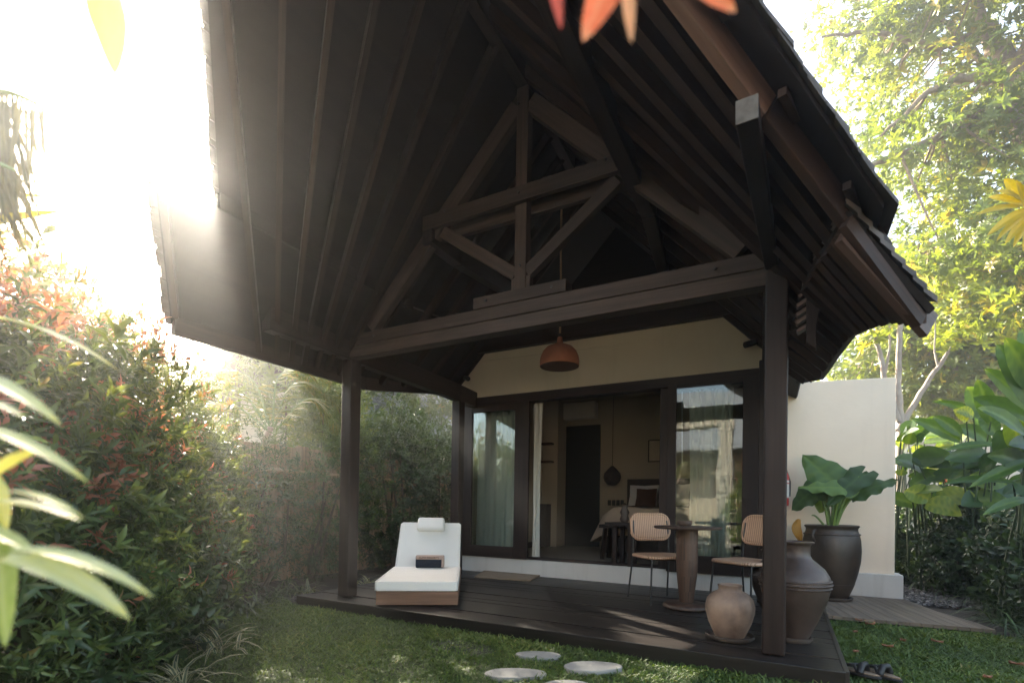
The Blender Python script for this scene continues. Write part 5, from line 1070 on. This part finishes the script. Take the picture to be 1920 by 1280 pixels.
m_ = MB(); m_.tube([(-.72, .06, 0), (-.70, .08, .5), at_d(-110, 900, .62), at_d(-115, 700, .64)], [.018, .015, .011, .007], 8); m_.build("stem", 'green_stem', NP, smooth=60)
RP = thing("red_leaf_plant", "out-of-focus red and orange leaves hanging in at the top of the view", "plant", tuple(at_d(1200, -60, .5)))
for k, (x0, y0, x1, y1, w_, ti) in enumerate([(1030, -70, 1052, 54, 26, .05), (1170, -90, 1092, 76, 62, .5), (1172, -60, 1184, 80, 26, 1.0), (1290, -40, 1380, 22, 40, .55)]):
    paddle(RP, at_d(x0, y0, .50), at_d(x1, y1, .50), w_ / FPX * .5, .05, .2, ti, 'lf_red')
m_ = MB(); m_.tube([at_d(1020, -75, .5), at_d(1180, -80, .5), at_d(1300, -70, .5), at_d(1420, -160, .5)], [.003, .004, .004, .005], 6); m_.build("twig", 'stem', RP, smooth=60)
YL = thing("yellow_leaf_twig", "single out-of-focus yellow leaf hanging at the upper left", "leaf", tuple(at_d(190, -60, .5)))
paddle(YL, at_d(180, -70, .5), at_d(214, 146, .48), 70 / FPX * .5, .04, .2, .6, 'lf_pale'); m_ = MB(); m_.tube([at_d(180, -68, .5), at_d(120, -160, .5)], .003, 6); m_.build("twig", 'stem', YL)

# --- trees
WH = sprig(7, blade(.34, .2, .35), 21, 1.0, .12, .0, True)
def tree(label, limbs, clumps, mat, wsize, per, sig, bark, seed, name="tree", tint=(.2, .8), trunk_r=.25, twig=.018):
    r = np.random.default_rng(seed); t_ = thing(name, label, "tree", (limbs[0][0][0][0], limbs[0][0][0][1], 0)); m_ = MB(); nodes = []
    for pts, r0, r1 in limbs:
        P = [V3(*p) for p in pts]; F = []
        for i in range(len(P) - 1):
            for q in np.linspace(0, 1, 6, endpoint=False): F.append(P[i] * (1 - q) + P[i + 1] * q + r.normal(size=3) * min(.03, .12 * r0))
        F.append(P[-1]); n = len(F); m_.tube(F, [r0 + (r1 - r0) * k / (n - 1) for k in range(n)], 9); nodes += F[len(F) // 4 if r0 < .2 else len(F) // 2:]
    m_.build("trunk", bark, t_, smooth=60); nd = np.array(nodes); b = MB(); Pp = []; Tt = []; Aa = []
    for c_ in clumps:
        c_ = V3(*c_); k = int(((nd - c_) ** 2).sum(1).argmin()); s_ = nd[k]; mid = (s_ + c_) / 2 + V3(0, 0, -.15 * np.linalg.norm(c_ - s_)) + r.normal(size=3) * .12
        q = [s_ * (1 - t) ** 2 + 2 * mid * t * (1 - t) + c_ * t * t for t in np.linspace(0, 1, 6)]; b.tube(q, [twig * 1.6 * (1 - .8 * t) for t in np.linspace(0, 1, 6)], 5, False)
        off = r.normal(size=(per, 3)) * np.array(sig) * r.uniform(.7, 1.25); Pp.append(c_ + off); d_ = off / (np.linalg.norm(off, axis=1, keepdims=True) + 1e-6); Aa.append(d_ * .6 + np.array([0, 0, .3]) + .5 * rand_dir(per, r)); Tt.append(np.clip(r.uniform(*tint) + r.normal(0, .12, per), 0, 1))
    b.build("branches", bark, t_, smooth=60, fixn=False)
    P_ = np.concatenate(Pp); n = len(P_); up = np.tile([0, 0, 1.], (n, 1)) + .5 * rand_dir(n, r)
    scatter("crown", mat, t_, WH, P_, np.concatenate(Aa), up, r.uniform(.7, 1.2, n) * wsize, np.concatenate(Tt)); return t_
def pxclumps(poly, n, ya, yb, seed):
    r = np.random.default_rng(seed); p = sample_poly(poly, n, r); return [at_y(x, y, r.uniform(ya, yb)) for x, y in p]
TY = 13.0; a_ = lambda x, y, k=0: at_y(x, y, TY + k)
crown = [(1610, -40), (1545, 40), (1550, 85), (1600, 110), (1590, 175), (1610, 225), (1630, 300), (1670, 380), (1690, 460), (1735, 560), (1790, 600), (2120, 600), (2120, -320), (1640, -320), (1600, -120)]
big = pxclumps(crown, 270, 11.8, 15.0, 90)
b0 = a_(2040, 930); b0[2] = 0
tree("huge spreading tree with bright whorled leaves over the right side of the roof", [([b0, a_(2015, 600), a_(1985, 330), a_(1900, 148)], .40, .26), ([a_(1900, 148), a_(1872, 95, -.1), a_(1842, 40, -.2), (a_(1800, -90, .5))], .22, .06), ([a_(1898, 150), a_(1868, 144, .2), (a_(1842, 115, .5)), a_(1790, 60, .9), a_(1700, -20, 1)], .10, .03),
     ([a_(1900, 150), a_(1840, 146, -.4), a_(1786, 149, -.8), a_(1735, 178, -1.0), a_(1652, 255, -1.3)], .115, .025), ([a_(1985, 300), a_(1880, 198, -.5), a_(1780, 245, -1), a_(1690, 290, -1.3), a_(1602, 322, -1.5)], .115, .025), ([a_(1985, 330), a_(1900, 360, .8), a_(1820, 420, 1.2), a_(1740, 470, 1.5)], .105, .025), ([a_(1842, 60), a_(1760, 90, -.5), a_(1640, 60, -1), a_(1540, 70, -1.2)], .085, .02), ([a_(1900, 148), a_(1960, 20, -.5), a_(2030, -120, -1)], .15, .05)],
     big, 'lf_tree', .165, 33, (.50, .50, .16), 'bark', 91, "spreading_tree", (.25, .95))
far = pxclumps([(1545, 735), (1600, 640), (1650, 560), (1690, 470), (1930, 470), (1980, 770), (1690, 790)], 190, 17.5, 23, 92)
s_ = lambda x, y, k=0: at_y(x, y, 19 + k); b0 = s_(1860, 940); b0[2] = 0
tree("hazier yellow-green tree standing behind the boundary wall", [([b0, s_(1855, 760), s_(1840, 640), s_(1800, 520)], .2, .05), ([s_(1855, 760), s_(1760, 660), s_(1640, 640)], .105, .025), ([s_(1845, 660), s_(1920, 560), s_(1950, 480)], .105, .025)], far, 'lf_tree', .21, 44, (.65, .65, .36), 'bark', 93, "background_tree", (.2, 1.0))
sl = lambda x, y, k=0: at_y(x, y, 10.8 + k)
b0 = sl(1690, 960); b0[2] = 0
st = tree("slender pale-barked tree with bare forked stems behind the white garden wall", [([b0, sl(1689, 830), sl(1690, 790), sl(1684, 720), sl(1689, 600), sl(1690, 520)], .075, .03), ([sl(1683, 808), sl(1700, 782), sl(1740, 715), sl(1778, 660)], .06, .028), ([sl(1686, 790), sl(1660, 720), sl(1652, 670), sl(1640, 625)], .055, .03), ([sl(1660, 700), sl(1668, 650), sl(1668, 600)], .025, .012), ([sl(1760, 690), sl(1752, 660), sl(1754, 600)], .02, .008)], [sl(1640, 612), sl(1655, 600, .3), sl(1690, 515), sl(1700, 540, .3), sl(1780, 650), sl(1630, 640, .2)], 'lf_tree', .20, 9, (.22, .22, .15), 'pale_bark', 94, "slender_tree", (.6, 1.0), twig=.008)

# ================================================================== NEIGHBOURS
def villa(label, ctr_, length, half, zr, pitch, zw, rz, group, over=1.1):
    t_ = thing("neighbouring_villa", label, "villa", (0, 0, 0), group); ez = zr - pitch * half
    m_ = MB()
    for s in (-1, 1):
        r0 = [(0, -length / 2 - over, zr), (s * half, -length / 2 - over * .45, ez), (s * half, length / 2 + over * .45, ez), (0, length / 2 + over, zr)]
        m_.add(r0 + [(x, y, z + .1) for x, y, z in r0], [(4, 5, 6, 7), (0, 1, 5, 4), (1, 2, 6, 5), (2, 3, 7, 6)])
    rf = m_.build("roof", 'grey_tile', t_)
    m_ = MB()
    for s in (-1, 1):
        r0 = [(0, -length / 2 - over + .05, zr - .02), (s * (half - .05), -length / 2 - over * .45 + .05, ez - .02 + .05 * pitch), (s * (half - .05), length / 2 + over * .45 - .05, ez - .02 + .05 * pitch), (0, length / 2 + over - .05, zr - .02)]
        m_.add(r0, [(0, 1, 2, 3)])
    m_.build("soffit_boards", 'rafter_wood', rf, fixn=False, solid=.02)
    for s in (-1, 1):
        for e in (-1, 1): m_ = MB(); m_.beam((0, e * (length / 2 + over + .02), zr - .05), (s * half, e * (length / 2 + over * .45 + .02), ez - .05), .05, .22); m_.build("bargeboard", 'barge_wood', rf)
    m_ = MB(); w_ = half * .62; m_.box(-w_, w_, -length / 2 + .3, length / 2 - .3, 0, zr - pitch * w_ - .05); m_.build("wall", 'cream', t_)
    m_ = MB(); m_.prism([(-w_, -length / 2 + .3, zr - pitch * w_ - .05), (w_, -length / 2 + .3, zr - pitch * w_ - .05), (0, -length / 2 + .3, zr - .05)], (0, length - .6, 0)); m_.build("gable_boarding", 'rafter_wood', t_)
    m_ = MB(); m_.box(-w_ * .5, w_ * .5, -length / 2 + .27, -length / 2 + .299, .2, 2.2); wn_ = m_.build("window", 'black_door', t_)
    at(t_, ctr_, rz); return t_
ng = "neighbouring villas beyond the fence"
villa("neighbouring villa with blue-grey shingle roof rising over the hedge left of the post", (-12.7, 12.0, 0), 5.2, 3.3, 6.75, 1.18, 3.0, math.radians(0), ng, 1.4)
villa("second neighbouring villa, its tiled roof and cream wall seen between the posts", (-14.8, 18.2, 0), 5.4, 3.4, 7.25, .92, 3.0, math.radians(0), ng, 1.4)
def sun_gap(p):                                # gap cut in the added crown lets sun through to the deck edge
    t = (p[:, 2] - DZ) / SUN[2]; ld = p - t[:, None] * SUN[None]; px, py = proj(ld)
    return ~inside(px, py, [(1105, 1132), (1285, 1165), (1285, 1242), (1105, 1222)]) & ~inside(px, py, [(1195, 1235), (1310, 1240), (1310, 1300), (1195, 1300)])
shrub("added_shade_tree", "leafy tree added beyond the fence to shade the deck, its crown behind the eave between the two left posts", [((-9.2, 10.7, 5.6), (1.3, 2.0, 1.55)), ((-8.8, 7.1, 4.1), (1.1, 1.15, 1.7)), ((-10.2, 13.2, 5.6), (1.6, 1.6, 1.9)), ((-8.9, 8.05, 4.2), (.7, .45, .9))], 4200, .26, 'lf_light', 'long', greens(.5, .15), 49, "tree", stems=3, keepf=sun_gap)  # crown added to block the sun from deck and lawn
# what the glass doors mirror: the garden and the house across from the deck
villa("villa across the garden behind the viewer, mirrored in the glass doors", (-1.2, -11.5, 0), 9, 3.9, 6.2, .75, 3, math.radians(90), "villas across the garden", 1.0)
m_ = MB(); mz = 2 * YW + 5.0; mq = lambda x, y: V3(at_y(x, y, mz)[0], -5.0, at_y(x, y, mz)[2])
q0, q1, q2, q3 = mq(1225, 775), mq(1376, 797), mq(1346, 800), mq(1374, 935)
r = np.random.default_rng(4)
def rough(mb, x0, x1, z0, z1, y0, y1, n):
    nx = max(2, int((x1 - x0) / .16)); nz_ = max(2, int((z1 - z0) / .13))
    for i in range(nx):
        for j in range(nz_): w_, h_ = (x1 - x0) / nx, (z1 - z0) / nz_; mb.box(x0 + i * w_, x0 + (i + .96) * w_, y0 - r.uniform(0, .02), y1 + r.uniform(0, .06), z0 + j * h_, z0 + (j + .95) * h_)
rough(m_, q0[0], q1[0], q1[2], q0[2], -5.4, -5.0, 0); rough(m_, q2[0], q3[0], 0, q1[2] - .01, -5.4, -5.0, 0); rough(m_, q0[0] - .6, q0[0] - .01, 0, q0[2], -5.4, -5.0, 0)
tag(m_.build("stone_gateway", 'coral'), "rough pale stone gateway across the garden, mirrored in the right glass door", "gateway")
m_ = MB(); m_.box(-9, q0[0] - .62, -6.2, -6.0, 0, 2.9); m_.box(q3[0] + .3, 7, -6.2, -6.0, 0, 2.9); m_.box(-9.05, q0[0] - .62, -6.25, -5.95, 2.901, 2.98); m_.box(q3[0] + .3, 7.05, -6.25, -5.95, 2.901, 2.98)
tag(m_.build("garden_wall", 'warm_white'), "long sunlit pale wall across the garden behind the viewer, on both sides of the gateway", "wall")
m_ = MB(); m_.add([(-9, -5.9, .01), (7, -5.9, .01), (7, -3.05, .01), (-9, -3.05, .01)], [(0, 1, 2, 3)]); structure(m_.build("paved_path", 'stone', fixn=False))
e = mq(1385, 840); shrub("garden_bush", "bright bush beside the stone gateway, mirrored in the right glass door", [((e[0] + .5, -4.5, 1.0), (.75, .6, 1.1))], 900, .15, 'lf_light', 'fine', greens(.5, .15), 46)
e = mq(1390, 775); shrub("garden_bush", "tall orange-tipped bush behind the gateway, mirrored at the edge of the right glass door", [((e[0] + .7, -5.9, 2.0), (.9, .5, 1.6))], 900, .16, 'lf_hedge', 'long', red_tips(.3, 1.5), 47)
shrub("garden_bush", "dark broad bush across the lawn behind the viewer", [((-4.6, -4.6, 1.1), (1.6, .8, 1.3)), ((-6.8, -3.6, 1.2), (1.2, .9, 1.4))], 1500, .18, 'lf_dark', 'fine', greens(.5, .15), 48)

# ================================================================== AIR
HZ_DENS, HZ_G = 0.0080, .80
if HZ_DENS > 0:
    m, nt, b = newmat("haze_air"); nt.nodes.remove(b); pv = nt.nodes.new("ShaderNodeVolumePrincipled")
    pv.inputs['Color'].default_value = (.94, .95, .96, 1); pv.inputs['Density'].default_value = HZ_DENS; pv.inputs['Anisotropy'].default_value = HZ_G
    L(nt, pv.outputs[0], nt.nodes["Material Output"].inputs['Volume'])
    hb = MB(); hb.box(-30, 30, -20, 40, -1, 22); ho = hb.build("haze", m); ho['kind'] = 'stuff'
